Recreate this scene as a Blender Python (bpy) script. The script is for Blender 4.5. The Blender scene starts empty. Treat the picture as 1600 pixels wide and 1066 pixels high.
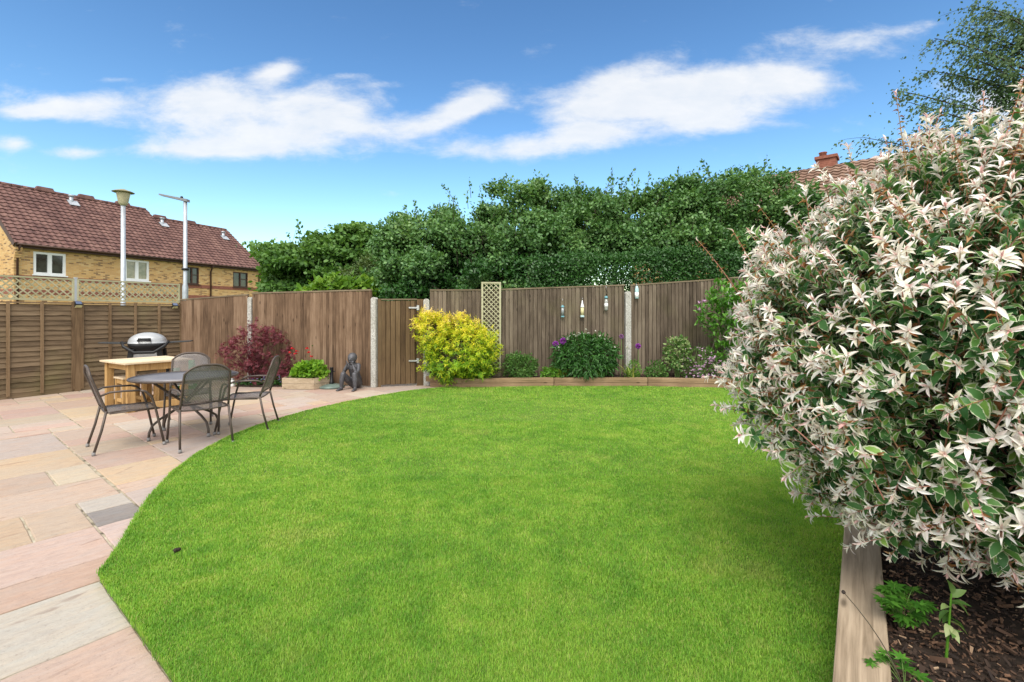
import bpy, bmesh, math, random
import numpy as np
from mathutils import Vector, Matrix, noise as mnoise

rnd = random.Random(7)
rng = np.random.default_rng(11)
R = math.radians
PI = math.pi
scene = bpy.context.scene
col = scene.collection
F, HZ, CH = 744.0, 490.0, 1.5          # focal length (px of a 1600 wide frame), horizon row, eye height


def gp(px, py, z=0.0):
    """point of the photograph lying at height z"""
    Y = (CH - z) * F / (py - HZ)
    return Vector(((px - 800) / F * Y, Y, z))


def at(px, py, Y):
    return Vector(((px - 800) / F * Y, Y, CH + (HZ - py) / F * Y))


# ------------------------------------------------------------------ materials
def mat(name):
    m = bpy.data.materials.new(name)
    m.use_nodes = True
    nt = m.node_tree
    b = nt.nodes['Principled BSDF']
    b.inputs['Specular IOR Level'].default_value = 0.3
    return m, nt, b


def N(nt, typ, **kw):
    n = nt.nodes.new(typ)
    for k, v in kw.items():
        if k in ('inp',):
            for kk, vv in v.items():
                n.inputs[kk].default_value = vv
        else:
            setattr(n, k, v)
    return n


def L(nt, a, b):
    nt.links.new(a, b)


def c4(c):
    return (c[0], c[1], c[2], 1.0)


def ramp(nt, src, stops, interp='LINEAR'):
    r = nt.nodes.new('ShaderNodeValToRGB')
    r.color_ramp.interpolation = interp
    els = r.color_ramp.elements
    while len(els) < len(stops):
        els.new(0.5)
    for e, (p, c) in zip(els, stops):
        e.position = p
        e.color = c4(c)
    if src is not None:
        L(nt, src, r.inputs[0])
    return r.outputs[0]


def coords(nt, scale=(1, 1, 1), kind='Object', rot=(0, 0, 0)):
    t = N(nt, 'ShaderNodeTexCoord')
    m = N(nt, 'ShaderNodeMapping')
    m.inputs['Scale'].default_value = scale
    m.inputs['Rotation'].default_value = rot
    L(nt, t.outputs[kind], m.inputs[0])
    return m.outputs[0]


def noise(nt, vec, scale, detail=4, rough=0.55, dist=0.0):
    n = N(nt, 'ShaderNodeTexNoise')
    n.inputs['Scale'].default_value = scale
    n.inputs['Detail'].default_value = detail
    n.inputs['Roughness'].default_value = rough
    n.inputs['Distortion'].default_value = dist
    if vec is not None:
        L(nt, vec, n.inputs['Vector'])
    return n.outputs[0]


def mixc(nt, fac, a, b, blend='MIX'):
    n = N(nt, 'ShaderNodeMix', data_type='RGBA', blend_type=blend)
    for sock, v in ((n.inputs[0], fac), (n.inputs[6], a), (n.inputs[7], b)):
        if isinstance(v, (int, float)):
            sock.default_value = v
        elif isinstance(v, tuple):
            sock.default_value = c4(v)
        else:
            L(nt, v, sock)
    return n.outputs[2]


def mth(nt, op, a, b=None, c=None, clamp=False):
    n = N(nt, 'ShaderNodeMath', operation=op, use_clamp=clamp)
    for i, v in enumerate((a, b, c)):
        if v is None:
            continue
        if isinstance(v, (int, float)):
            n.inputs[i].default_value = v
        else:
            L(nt, v, n.inputs[i])
    return n.outputs[0]


def maprange(nt, v, a, b, c=0.0, d=1.0, smooth=False):
    n = N(nt, 'ShaderNodeMapRange')
    if smooth:
        n.interpolation_type = 'SMOOTHSTEP'
    L(nt, v, n.inputs[0])
    for i, x in enumerate((a, b, c, d)):
        n.inputs[i + 1].default_value = x
    return n.outputs[0]


def bump(nt, b, h, strength=0.3, dist=0.01):
    n = N(nt, 'ShaderNodeBump')
    n.inputs['Strength'].default_value = strength
    n.inputs['Distance'].default_value = dist
    L(nt, h, n.inputs['Height'])
    L(nt, n.outputs[0], b.inputs['Normal'])


def island(nt):
    return N(nt, 'ShaderNodeNewGeometry').outputs['Random Per Island']


def leaf_mat(name, stops, trans=0.35, rough=0.5, nscale=1.2, namt=0.4, spec=0.3, tcol=None):
    """leaf: colour varies leaf by leaf and softly from place to place; lets some light through"""
    m, nt, b = mat(name)
    r = island(nt)
    n = noise(nt, coords(nt), nscale, 3)
    f = mth(nt, 'ADD', mth(nt, 'MULTIPLY', r, 1 - namt), mth(nt, 'MULTIPLY', maprange(nt, n, .3, .7), namt))
    c = ramp(nt, f, stops)
    L(nt, c, b.inputs['Base Color'])
    b.inputs['Roughness'].default_value = rough
    b.inputs['Specular IOR Level'].default_value = spec
    if trans > 0:
        t = N(nt, 'ShaderNodeBsdfTranslucent')
        L(nt, mixc(nt, 1.0, c, tcol or (1.0, 1.0, .55), 'MULTIPLY'), t.inputs[0])
        mx = N(nt, 'ShaderNodeMixShader')
        mx.inputs[0].default_value = trans
        L(nt, b.outputs[0], mx.inputs[1])
        L(nt, t.outputs[0], mx.inputs[2])
        L(nt, mx.outputs[0], nt.nodes['Material Output'].inputs[0])
    return m


def plain(name, c, rough=0.5, metal=0.0, nscale=30, var=0.2, bmp=0.0, spec=0.3):
    m, nt, b = mat(name)
    n = noise(nt, coords(nt), nscale, 4)
    k0, k1 = 1 - var, 1 + var
    cc = ramp(nt, n, [(.3, tuple(x * k0 for x in c)), (.7, tuple(min(1, x * k1) for x in c))])
    L(nt, cc, b.inputs['Base Color'])
    b.inputs['Roughness'].default_value = rough
    b.inputs['Metallic'].default_value = metal
    b.inputs['Specular IOR Level'].default_value = spec
    if bmp:
        bump(nt, b, n, bmp, 0.005)
    return m


def wood(name, dark, mid, light, axis='z', grain=1.0, rough=.85, green=0.0, bmp=.35, var=.5):
    """weathered timber: long grain, knots, board-to-board difference"""
    m, nt, b = mat(name)
    s = {'z': (22, 22, 1.1), 'x': (1.1, 22, 22), 'y': (22, 1.1, 22)}[axis]
    r = island(nt)
    tc = N(nt, 'ShaderNodeTexCoord')
    off = N(nt, 'ShaderNodeVectorMath', operation='SCALE')
    off.inputs[0].default_value = (7.3, 5.1, 9.7)
    L(nt, r, off.inputs['Scale'])
    add = N(nt, 'ShaderNodeVectorMath', operation='ADD')
    L(nt, tc.outputs['Object'], add.inputs[0])
    L(nt, off.outputs[0], add.inputs[1])
    mp = N(nt, 'ShaderNodeMapping')
    mp.inputs['Scale'].default_value = tuple(x * grain for x in s)
    L(nt, add.outputs[0], mp.inputs[0])
    g = noise(nt, mp.outputs[0], 2.2, 6, .62, .6)
    big = noise(nt, add.outputs[0], 1.6, 3)
    f = mth(nt, 'ADD', mth(nt, 'MULTIPLY', g, .62), mth(nt, 'MULTIPLY', big, .38))
    f = mth(nt, 'ADD', mth(nt, 'MULTIPLY', mth(nt, 'SUBTRACT', r, .5), var * .42), f)
    c = ramp(nt, f, [(.3, dark), (.5, mid), (.72, light)])
    vo = N(nt, 'ShaderNodeTexVoronoi')
    ks = {'z': (7, 7, 2.2), 'x': (2.2, 7, 7), 'y': (7, 2.2, 7)}[axis]
    mk = N(nt, 'ShaderNodeMapping')
    mk.inputs['Scale'].default_value = ks
    L(nt, add.outputs[0], mk.inputs[0])
    L(nt, mk.outputs[0], vo.inputs['Vector'])
    vo.inputs['Scale'].default_value = 1.0
    kn = maprange(nt, vo.outputs['Distance'], .05, .12, .75, 0)
    c = mixc(nt, kn, c, tuple(x * .45 for x in dark))
    if green:
        gz = noise(nt, coords(nt), 1.1, 4)
        c = mixc(nt, maprange(nt, gz, .5, .75, 0, green), c, (.16, .17, .05))
    L(nt, c, b.inputs['Base Color'])
    b.inputs['Roughness'].default_value = rough
    b.inputs['Specular IOR Level'].default_value = .15
    bump(nt, b, g, bmp, .004)
    return m


M = {}
M['lap'] = wood('lap_timber', (.068, .047, .03), (.16, .112, .068), (.255, .187, .118), 'x', green=.25)
M['lapbat'] = wood('lap_batten_timber', (.075, .048, .027), (.165, .108, .06), (.25, .172, .1), 'z')
M['board'] = wood('closeboard_timber', (.06, .036, .022), (.15, .094, .058), (.26, .175, .115), 'z')
M['board2'] = wood('weathered_closeboard_timber', (.05, .037, .026), (.125, .095, .069), (.215, .172, .125), 'z', green=.2)
M['gate'] = wood('gate_timber', (.045, .028, .016), (.105, .067, .035), (.165, .11, .058), 'z')
M['cap'] = wood('capping_timber', (.07, .052, .034), (.17, .13, .085), (.27, .22, .15), 'x')
M['lattice'] = wood('lattice_timber', (.25, .235, .14), (.365, .35, .22), (.46, .44, .3), 'x', green=.3)
M['sleeper'] = wood('sleeper_timber', (.11, .072, .04), (.26, .17, .1), (.4, .29, .18), 'x', grain=.8, green=.1, bmp=.5)
M['sleeper2'] = wood('pale_sleeper_timber', (.2, .15, .1), (.4, .31, .22), (.54, .44, .33), 'x', grain=.8, bmp=.4)
M['planter'] = wood('planter_timber', (.16, .12, .075), (.34, .26, .175), (.48, .39, .28), 'x')
M['pine'] = wood('orange_pine', (.24, .13, .05), (.42, .26, .105), (.54, .37, .18), 'z', rough=.75, bmp=.3)
M['pinetop'] = wood('bleached_pine', (.4, .29, .17), (.6, .48, .33), (.7, .58, .43), 'x', rough=.6, bmp=.1)
M['bark'] = plain('bark', (.06, .045, .033), .95, nscale=14, var=.5, bmp=.6)
M['stem'] = plain('green_stem', (.12, .2, .05), .7)
M['palestem'] = plain('grey_bark', (.2, .17, .12), .8, nscale=20, var=.3)
M['darkbark'] = plain('dark_bark', (.03, .022, .018), .9, nscale=25, var=.4, bmp=.4)
M['steel'] = plain('brown_coated_steel', (.085, .066, .055), .42, .3, 60, .12)
M['galv'] = plain('galvanised_steel', (.42, .45, .48), .5, .5, 6, .12)
M['black'] = plain('black_plastic', (.012, .012, .013), .45)
M['soil'] = plain('dark_soil', (.03, .02, .014), .95, nscale=18, var=.6, bmp=.8)
M['white'] = plain('white_paint', (.75, .75, .74), .45, var=.04)
M['brown'] = plain('brown_paint', (.06, .028, .018), .5)
M['footcap'] = plain('grey_foot_cap', (.2, .19, .185), .6)
M['tin'] = plain('zinc_fitting', (.5, .5, .5), .4, .7)


def concrete():
    m, nt, b = mat('exposed_aggregate_concrete')
    v = coords(nt)
    vo = N(nt, 'ShaderNodeTexVoronoi')
    vo.inputs['Scale'].default_value = 95
    L(nt, v, vo.inputs['Vector'])
    sp = ramp(nt, N(nt, 'ShaderNodeSeparateColor').outputs[0], [(0, (0, 0, 0)), (1, (1, 1, 1))])
    sep = N(nt, 'ShaderNodeSeparateColor')
    L(nt, vo.outputs['Color'], sep.inputs[0])
    c = ramp(nt, sep.outputs[0], [(0, (.2, .19, .165)), (.4, (.38, .365, .33)), (.8, (.48, .465, .425)), (1, (.58, .57, .54))])
    n = noise(nt, v, 3, 5)
    c = mixc(nt, maprange(nt, n, .45, .75, 0, .5), c, (.25, .24, .19))
    L(nt, c, b.inputs['Base Color'])
    b.inputs['Roughness'].default_value = .9
    bump(nt, b, vo.outputs['Distance'], .4, .006)
    return m


M['concrete'] = concrete()


def meshy(name, c, hole):
    """finely perforated steel sheet; the holes are smaller than a pixel"""
    m, nt, b = mat(name)
    n = noise(nt, coords(nt), 20, 3)
    L(nt, ramp(nt, n, [(.3, tuple(x * .85 for x in c)), (.7, c)]), b.inputs['Base Color'])
    b.inputs['Roughness'].default_value = .42
    b.inputs['Metallic'].default_value = .35
    w1 = N(nt, 'ShaderNodeTexWave', bands_direction='DIAGONAL')
    w1.inputs['Scale'].default_value = 26
    L(nt, coords(nt), w1.inputs['Vector'])
    t = N(nt, 'ShaderNodeBsdfTransparent')
    mx = N(nt, 'ShaderNodeMixShader')
    L(nt, maprange(nt, w1.outputs[1], 0, 1, hole * .75, hole * 1.25), mx.inputs[0])
    L(nt, b.outputs[0], mx.inputs[1])
    L(nt, t.outputs[0], mx.inputs[2])
    L(nt, mx.outputs[0], nt.nodes['Material Output'].inputs[0])
    return m


M['mesh'] = meshy('perforated_steel', (.19, .175, .17), .46)
M['meshtop'] = meshy('perforated_table_steel', (.22, .21, .22), .1)


def glassm(name, tint, dark):
    m, nt, b = mat(name)
    n = noise(nt, coords(nt), 2.4, 4)
    L(nt, ramp(nt, n, [(.35, dark), (.65, tint)]), b.inputs['Base Color'])
    b.inputs['Roughness'].default_value = .06
    b.inputs['Specular IOR Level'].default_value = .9
    return m


M['pane'] = glassm('dark_window_glass', (.05, .06, .05), (.015, .018, .02))
M['pane2'] = glassm('net_curtain_window_glass', (.33, .3, .2), (.16, .17, .1))


# ------------------------------------------------------------------ object helpers
def tag(o, label=None, cat=None, group=None, kind=None):
    if label: o['label'] = label
    if cat: o['category'] = cat
    if group: o['group'] = group
    if kind: o['kind'] = kind
    return o


def empty(name, loc=(0, 0, 0), rz=0.0, label=None, cat=None, group=None):
    o = bpy.data.objects.new(name, None)
    o.empty_display_size = .1
    col.objects.link(o)
    o.location = loc
    o.rotation_euler = (0, 0, rz)
    return tag(o, label, cat, group)


def link(name, me, m, parent=None):
    o = bpy.data.objects.new(name, me)
    for mm in (m if isinstance(m, (list, tuple)) else [m]):
        me.materials.append(mm)
    col.objects.link(o)
    if parent is not None:
        o.parent = parent
    return o


def copy_tree(o, parent=None):
    c = o.copy()
    col.objects.link(c)
    if parent is not None:
        c.parent = parent
        c.matrix_parent_inverse = o.matrix_parent_inverse
    for ch in [x for x in bpy.data.objects if x.parent == o]:
        copy_tree(ch, c)
    return c


class MB:
    """collects boxes, bars, tubes and lathes into ONE mesh"""

    def __init__(s):
        s.v, s.f, s.sm = [], [], []

    def add(s, vs, fs, smooth=False):
        k = len(s.v)
        s.v += [tuple(x) for x in vs]
        s.f += [tuple(i + k for i in f) for f in fs]
        s.sm += [smooth] * len(fs)

    def box(s, c, d, mtx=None, taper=1.0):
        hx, hy, hz = d[0] / 2, d[1] / 2, d[2] / 2
        vs = []
        for z in (-1, 1):
            t = taper if z > 0 else 1
            for x, y in ((-1, -1), (1, -1), (1, 1), (-1, 1)):
                p = Vector((x * hx * t, y * hy * t, z * hz))
                if mtx is not None: p = mtx @ p
                vs.append(p + Vector(c))
        s.add(vs, [(3, 2, 1, 0), (4, 5, 6, 7), (0, 1, 5, 4), (1, 2, 6, 5), (2, 3, 7, 6), (3, 0, 4, 7)])

    def hexa(s, vs):
        s.add(vs, [(3, 2, 1, 0), (4, 5, 6, 7), (0, 1, 5, 4), (1, 2, 6, 5), (2, 3, 7, 6), (3, 0, 4, 7)])

    def bar(s, a, b, w, h, up=(0, 0, 1)):
        a, b = Vector(a), Vector(b)
        d = (b - a).normalized()
        u = Vector(up)
        x = d.cross(u).normalized()
        y = x.cross(d)
        vs = []
        for p in (a, b):
            for i, j in ((-1, -1), (1, -1), (1, 1), (-1, 1)):
                vs.append(p + x * i * w / 2 + y * j * h / 2)
        s.hexa(vs)

    def tube(s, pts, r, n=8, cap=True):
        pts = [Vector(p) for p in pts]
        rs = r if isinstance(r, (list, tuple)) else [r] * len(pts)
        rings = []
        prev = None
        for i, p in enumerate(pts):
            t = (pts[min(i + 1, len(pts) - 1)] - pts[max(i - 1, 0)])
            t = t.normalized() if t.length > 1e-9 else Vector((0, 0, 1))
            if prev is None:
                ref = Vector((0, 0, 1)) if abs(t.z) < .9 else Vector((1, 0, 0))
                x = t.cross(ref).normalized()
            else:
                x = (prev - t * prev.dot(t))
                x = x.normalized() if x.length > 1e-6 else t.orthogonal().normalized()
            prev = x
            y = t.cross(x)
            rings.append([p + (x * math.cos(2 * PI * k / n) + y * math.sin(2 * PI * k / n)) * rs[i] for k in range(n)])
        vs = [q for r_ in rings for q in r_]
        fs = []
        for i in range(len(pts) - 1):
            for k in range(n):
                a, b = i * n + k, i * n + (k + 1) % n
                fs.append((a, b, b + n, a + n))
        s.add(vs, fs, True)
        if cap:
            k0 = len(s.v) - len(vs)
            s.f += [tuple(k0 + k for k in range(n))[::-1], tuple(k0 + (len(pts) - 1) * n + k for k in range(n))]
            s.sm += [False, False]

    def lathe(s, prof, n=20, c=(0, 0, 0), sx=1, sy=1, smooth=True):
        c = Vector(c)
        vs = []
        for r_, z in prof:
            for k in range(n):
                vs.append(c + Vector((r_ * sx * math.cos(2 * PI * k / n), r_ * sy * math.sin(2 * PI * k / n), z)))
        fs = []
        for i in range(len(prof) - 1):
            for k in range(n):
                a, b = i * n + k, i * n + (k + 1) % n
                fs.append((a, b, b + n, a + n))
        fs += [tuple(range(n))[::-1], tuple((len(prof) - 1) * n + k for k in range(n))]
        s.add(vs, fs, smooth)

    def ball(s, c, r, n=10, m=7, sc=(1, 1, 1), mtx=None):
        vs, fs = [], []
        for i in range(m + 1):
            th = PI * i / m
            for k in range(n):
                p = Vector((math.sin(th) * math.cos(2 * PI * k / n) * sc[0], math.sin(th) * math.sin(2 * PI * k / n) * sc[1], math.cos(th) * sc[2])) * r
                if mtx is not None: p = mtx @ p
                vs.append(p + Vector(c))
        for i in range(m):
            for k in range(n):
                a, b = i * n + k, i * n + (k + 1) % n
                fs.append((a, a + n, b + n, b))
        s.add(vs, fs, True)

    def prism(s, poly, z0, z1):
        n = len(poly)
        vs = [(p[0], p[1], z0) for p in poly] + [(p[0], p[1], z1) for p in poly]
        fs = [tuple(range(n))[::-1], tuple(range(n, 2 * n))]
        fs += [(i, (i + 1) % n, n + (i + 1) % n, n + i) for i in range(n)]
        s.add(vs, fs)

    def build(s, name, m, parent=None, bevel=0.0, mirror=None):
        me = bpy.data.meshes.new(name)
        me.from_pydata(s.v, [], s.f)
        me.polygons.foreach_set('use_smooth', s.sm)
        me.update()
        o = link(name, me, m, parent)
        if bevel:
            b = o.modifiers.new('bevel', 'BEVEL')
            b.width = bevel
            b.segments = 2
            b.limit_method = 'ANGLE'
        return o


def np_mesh(name, V, faces_flat, counts, smooth=True):
    """fast mesh from arrays"""
    me = bpy.data.meshes.new(name)
    me.vertices.add(len(V))
    me.vertices.foreach_set('co', np.ascontiguousarray(V, dtype=np.float32).ravel())
    me.loops.add(len(faces_flat))
    me.loops.foreach_set('vertex_index', np.ascontiguousarray(faces_flat, dtype=np.int32))
    me.polygons.add(len(counts))
    starts = np.concatenate(([0], np.cumsum(counts)[:-1])).astype(np.int32)
    me.polygons.foreach_set('loop_start', starts)
    if smooth:
        me.polygons.foreach_set('use_smooth', np.ones(len(counts), dtype=bool))
    me.update(calc_edges=True)
    return me


def unit(a):
    return a / np.maximum(np.linalg.norm(a, axis=-1, keepdims=True), 1e-9)


def rdirs(n):
    return unit(rng.normal(size=(n, 3)))


# leaf templates: x along the leaf 0..1, y across -.5...5, z lift
def tpl_simple(fold=.12, droop=.12):
    v = np.array([(0, 0, 0), (.42, -.5, fold), (.42, 0, 0), (.42, .5, fold), (1, 0, -droop)])
    f = [(0, 2, 1), (0, 3, 2), (1, 2, 4), (2, 3, 4)]
    return v, f, np.array([0, 1, 0, 1, .4])


def tpl_long(rows=5, fold=.16, curl=.22, wide=.45):
    v, e = [], []
    for i in range(rows):
        x = i / (rows - 1)
        w = .5 * math.sin(PI * min(1, max(0.0, x)) ** .8) ** .8 if 0 < i < rows - 1 else .0
        if i == 0: w = .08
        if i == rows - 1: w = .02
        z = -curl * x * x + .1 * math.sin(PI * x)
        v += [(x, -w, z + fold * w), (x, 0, z), (x, w, z + fold * w)]
        e += [1, 0 if i < rows - 1 else 1, 1]
    f = []
    for i in range(rows - 1):
        a = i * 3
        f += [(a, a + 3, a + 4, a + 1), (a + 1, a + 4, a + 5, a + 2)]
    return np.array(v), f, np.array(e, dtype=float)


def tpl_palm(lobes=5, spread=R(230)):
    v, f = [(0, 0, 0)], []
    for i in range(lobes):
        a = -spread / 2 + spread * i / (lobes - 1)
        ln = 1.0 - .35 * abs(i - (lobes - 1) / 2) / ((lobes - 1) / 2)
        k = len(v)
        for (x, y) in ((.5, -.16), (1, 0), (.5, .16)):
            v.append((ln * (x * math.cos(a) - y * math.sin(a)), ln * (x * math.sin(a) + y * math.cos(a)), -.12 * x * x))
        f += [(0, k, k + 1), (0, k + 1, k + 2)]
    return np.array(v), f, np.zeros(len(v))


def tpl_blade(rows=4, bend=.55):
    v, f = [], []
    for i in range(rows):
        x = i / (rows - 1)
        w = .5 * (1 - x ** 1.6) + .02
        v += [(x * (1 - .2 * x), -w, -bend * x ** 2.2), (x * (1 - .2 * x), w, -bend * x ** 2.2)]
    for i in range(rows - 1):
        f.append((2 * i, 2 * i + 2, 2 * i + 3, 2 * i + 1))
    return np.array(v), f, np.zeros(len(v))


def scatter(name, m, parent, P, D, Nn, Ln, Wd, tpl, attr=None, edge=False, zs=None):
    """one mesh of many leaves at P pointing along D with upper side N"""
    tv, tf, te = tpl
    n, k = len(P), len(tv)
    D = unit(D)
    X = unit(np.cross(Nn, D))
    bad = np.linalg.norm(np.cross(Nn, D), axis=1) < 1e-4
    X[bad] = unit(np.cross(D[bad], np.array([.3, .5, .8])))
    Z = np.cross(D, X)
    Ln = np.broadcast_to(np.asarray(Ln, float), (n,))
    Wd = np.broadcast_to(np.asarray(Wd, float), (n,))
    V = (P[:, None, :] + D[:, None, :] * (tv[None, :, 0:1] * Ln[:, None, None])
         + X[:, None, :] * (tv[None, :, 1:2] * Wd[:, None, None])
         + Z[:, None, :] * (tv[None, :, 2:3] * (Ln if zs is None else Ln * zs)[:, None, None]))
    flat = np.concatenate([np.array(f) for f in tf])
    counts = np.array([len(f) for f in tf])
    FF = (flat[None, :] + (np.arange(n) * k)[:, None]).ravel()
    CC = np.tile(counts, n)
    me = np_mesh(name, V.reshape(-1, 3), FF, CC)
    if edge:
        a = me.attributes.new('edge', 'FLOAT', 'POINT')
        a.data.foreach_set('value', np.tile(te, n).astype(np.float32))
    if attr is not None:
        a = me.attributes.new('tone', 'FLOAT', 'POINT')
        a.data.foreach_set('value', np.repeat(np.asarray(attr, np.float32), k))
    return link(name, me, m, parent)


def tubes_np(name, m, parent, curves, n=4):
    """many thin tapering stems: curves = list of (points (k,3), r0, r1)"""
    mb_v, flat, cnt = [], [], []
    base = 0
    ang = np.arange(n) * 2 * PI / n
    for pts, r0, r1 in curves:
        pts = np.asarray(pts, float)
        k = len(pts)
        T = unit(np.gradient(pts, axis=0))
        ref = np.array([0, 0, 1.0]) if abs(T[0, 2]) < .9 else np.array([1.0, 0, 0])
        X = unit(np.cross(T, ref))
        Y = np.cross(T, X)
        r = np.linspace(r0, r1, k)[:, None, None]
        V = pts[:, None, :] + r * (X[:, None, :] * np.cos(ang)[None, :, None] + Y[:, None, :] * np.sin(ang)[None, :, None])
        mb_v.append(V.reshape(-1, 3))
        for i in range(k - 1):
            for j in range(n):
                a, b = base + i * n + j, base + i * n + (j + 1) % n
                flat += [a, b, b + n, a + n]
                cnt.append(4)
        base += k * n
    me = np_mesh(name, np.concatenate(mb_v), np.array(flat), np.array(cnt))
    return link(name, me, m, parent)


def bez(a, b, c, k=6):
    t = np.linspace(0, 1, k)[:, None]
    a, b, c = (np.asarray(x, float) for x in (a, b, c))
    return (1 - t) ** 2 * a + 2 * t * (1 - t) * b + t * t * c


# ------------------------------------------------------------------ camera, sky, sun
cam = bpy.data.cameras.new('camera')
cam.sensor_width = 36
cam.lens = 36 * F / 1600
cam.shift_y = -(533 - HZ) / 1600
cam.clip_end = 2000
cam.clip_start = .05
co = bpy.data.objects.new('camera', cam)
co.location = (0, 0, CH)
co.rotation_euler = (R(90), 0, 0)
col.objects.link(co)
scene.camera = co

SUN_EL, SUN_AZ = R(52), math.atan2(-.1, -1)
sl = bpy.data.lights.new('sun', 'SUN')
sl.energy = 2.0
sl.angle = R(40)
sl.color = (1, .95, .86)
so = bpy.data.objects.new('sun', sl)
sd = Vector((math.sin(SUN_AZ) * math.cos(SUN_EL), math.cos(SUN_AZ) * math.cos(SUN_EL), math.sin(SUN_EL)))
so.rotation_euler = sd.to_track_quat('Z', 'Y').to_euler()
so.location = (0, 0, 30)
col.objects.link(so)


def sky():
    w = bpy.data.worlds.new('World')
    scene.world = w
    w.use_nodes = True
    nt = w.node_tree
    bg = nt.nodes['Background']
    st = N(nt, 'ShaderNodeTexSky', sky_type='NISHITA')
    st.sun_disc = False
    st.sun_elevation = SUN_EL
    st.sun_rotation = SUN_AZ
    st.air_density = 1.25
    st.dust_density = .4
    st.ozone_density = 1.6
    tc = N(nt, 'ShaderNodeTexCoord')
    sp = N(nt, 'ShaderNodeSeparateXYZ')
    L(nt, tc.outputs['Generated'], sp.inputs[0])
    dy = mth(nt, 'MAXIMUM', sp.outputs[1], .06)
    u = mth(nt, 'DIVIDE', sp.outputs[0], dy)
    v = mth(nt, 'DIVIDE', sp.outputs[2], dy)
    uv = N(nt, 'ShaderNodeCombineXYZ')
    L(nt, u, uv.inputs[0])
    L(nt, v, uv.inputs[1])
    # cloud banks given as ellipses over azimuth / height
    banks = [(110, 168, 130, 26, 1.0, 0), (40, 175, 60, 14, .8, 0), (325, 158, 105, 48, 1.15, 0), (505, 165, 120, 42, .95, .1), (410, 215, 200, 38, 1.15, 0),
             (432, 112, 40, 20, .8, -.3), (610, 130, 60, 10, .5, 0), (690, 186, 90, 22, .95, -.3), (742, 158, 50, 22, 1.0, -.2),
             (840, 228, 190, 24, 1.1, -.06), (925, 205, 70, 14, .9, 0), (1030, 140, 200, 38, 1.15, -.1), (990, 105, 70, 24, .9, -.3), (1075, 170, 150, 34, 1.15, 0),
             (1240, 132, 110, 34, 1.1, .08), (1310, 62, 115, 26, .9, .05), (1420, 45, 60, 14, .5, -.1), (20, 225, 40, 16, .8, 0),
             (120, 240, 60, 12, .8, 0), (560, 200, 60, 16, .5, .1), (320, 235, 120, 14, .8, 0), (180, 125, 40, 6, .5, 0), (560, 118, 60, 7, .45, 0), (1130, 195, 90, 16, .8, 0), (950, 170, 110, 20, .7, -.1), (1570, 165, 90, 48, 1.2, 0), (960, 300, 120, 12, .25, 0)]
    tot = None
    for (x, y, rx, ry, wgt, sh) in banks:
        du = mth(nt, 'MULTIPLY_ADD', u, F / rx, -(x - 800) / rx)
        dv = mth(nt, 'MULTIPLY_ADD', v, F / ry, -(HZ - y) / ry)
        if sh:
            dv = mth(nt, 'MULTIPLY_ADD', du, sh * rx / ry * 1.0, dv)
        d2 = mth(nt, 'ADD', mth(nt, 'MULTIPLY', du, du), mth(nt, 'MULTIPLY', dv, dv))
        g = mth(nt, 'MULTIPLY', mth(nt, 'EXPONENT', mth(nt, 'MULTIPLY', d2, -1.32)), wgt)
        tot = g if tot is None else mth(nt, 'ADD', tot, g)
    mp = N(nt, 'ShaderNodeMapping')
    mp.inputs['Scale'].default_value = (1, 2.3, 1)
    L(nt, uv.outputs[0], mp.inputs[0])
    n1 = noise(nt, mp.outputs[0], 6.2, 10, .66, .2)
    n2 = noise(nt, mp.outputs[0], 11, 6, .6, .2)
    f = mth(nt, 'ADD', tot, mth(nt, 'MULTIPLY', mth(nt, 'SUBTRACT', n1, .5), 1.9))
    f = mth(nt, 'ADD', f, mth(nt, 'MULTIPLY', mth(nt, 'SUBTRACT', n2, .5), .6))
    a = maprange(nt, f, .18, 1.2, 0, .88, True)
    front = maprange(nt, sp.outputs[1], .05, .2)
    a = mth(nt, 'MULTIPLY', a, front)
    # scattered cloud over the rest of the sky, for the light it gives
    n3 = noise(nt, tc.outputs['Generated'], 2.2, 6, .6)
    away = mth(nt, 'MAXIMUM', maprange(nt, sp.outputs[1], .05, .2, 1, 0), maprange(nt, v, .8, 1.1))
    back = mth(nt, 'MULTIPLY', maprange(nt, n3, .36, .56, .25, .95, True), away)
    hs = N(nt, 'ShaderNodeHueSaturation')
    hs.inputs['Saturation'].default_value = 1.04
    hs.inputs['Hue'].default_value = .494
    hs.inputs['Value'].default_value = SKYV
    gm = N(nt, 'ShaderNodeGamma')
    gm.inputs[1].default_value = 1.5
    L(nt, st.outputs[0], gm.inputs[0])
    L(nt, gm.outputs[0], hs.inputs['Color'])
    shade = ramp(nt, maprange(nt, n2, .3, .7), [(0, (CLV * .86, CLV * .9, CLV * .95)), (1, (CLV, CLV, CLV))])
    vis = mixc(nt, a, hs.outputs[0], shade)
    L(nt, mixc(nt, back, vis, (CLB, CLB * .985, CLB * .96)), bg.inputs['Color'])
    bg.inputs['Strength'].default_value = .15
    bg.inputs['Color'].default_value = (0, 0, 0, 1)


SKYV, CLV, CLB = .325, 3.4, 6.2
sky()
scene.view_settings.view_transform = 'Standard'
scene.view_settings.look = 'None'
scene.view_settings.exposure = 1.0
scene.cycles.use_denoising = True
scene.cycles.max_bounces = 6
scene.cycles.diffuse_bounces = 3
scene.cycles.glossy_bounces = 2
scene.cycles.transmission_bounces = 4
scene.view_settings.gamma = 1

# ------------------------------------------------------------------ ground, patio, lawn, soil
def poly_sheet(name, poly, z, m, kind='structure', sub=0):
    me = bpy.data.meshes.new(name)
    bm = bmesh.new()
    f = bm.faces.new([bm.verts.new((p[0], p[1], z)) for p in poly])
    if f.normal.z < 0: f.normal_flip()
    bmesh.ops.triangulate(bm, faces=[f])
    bm.to_mesh(me)
    bm.free()
    return tag(link(name, me, m), kind=kind)


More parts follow.
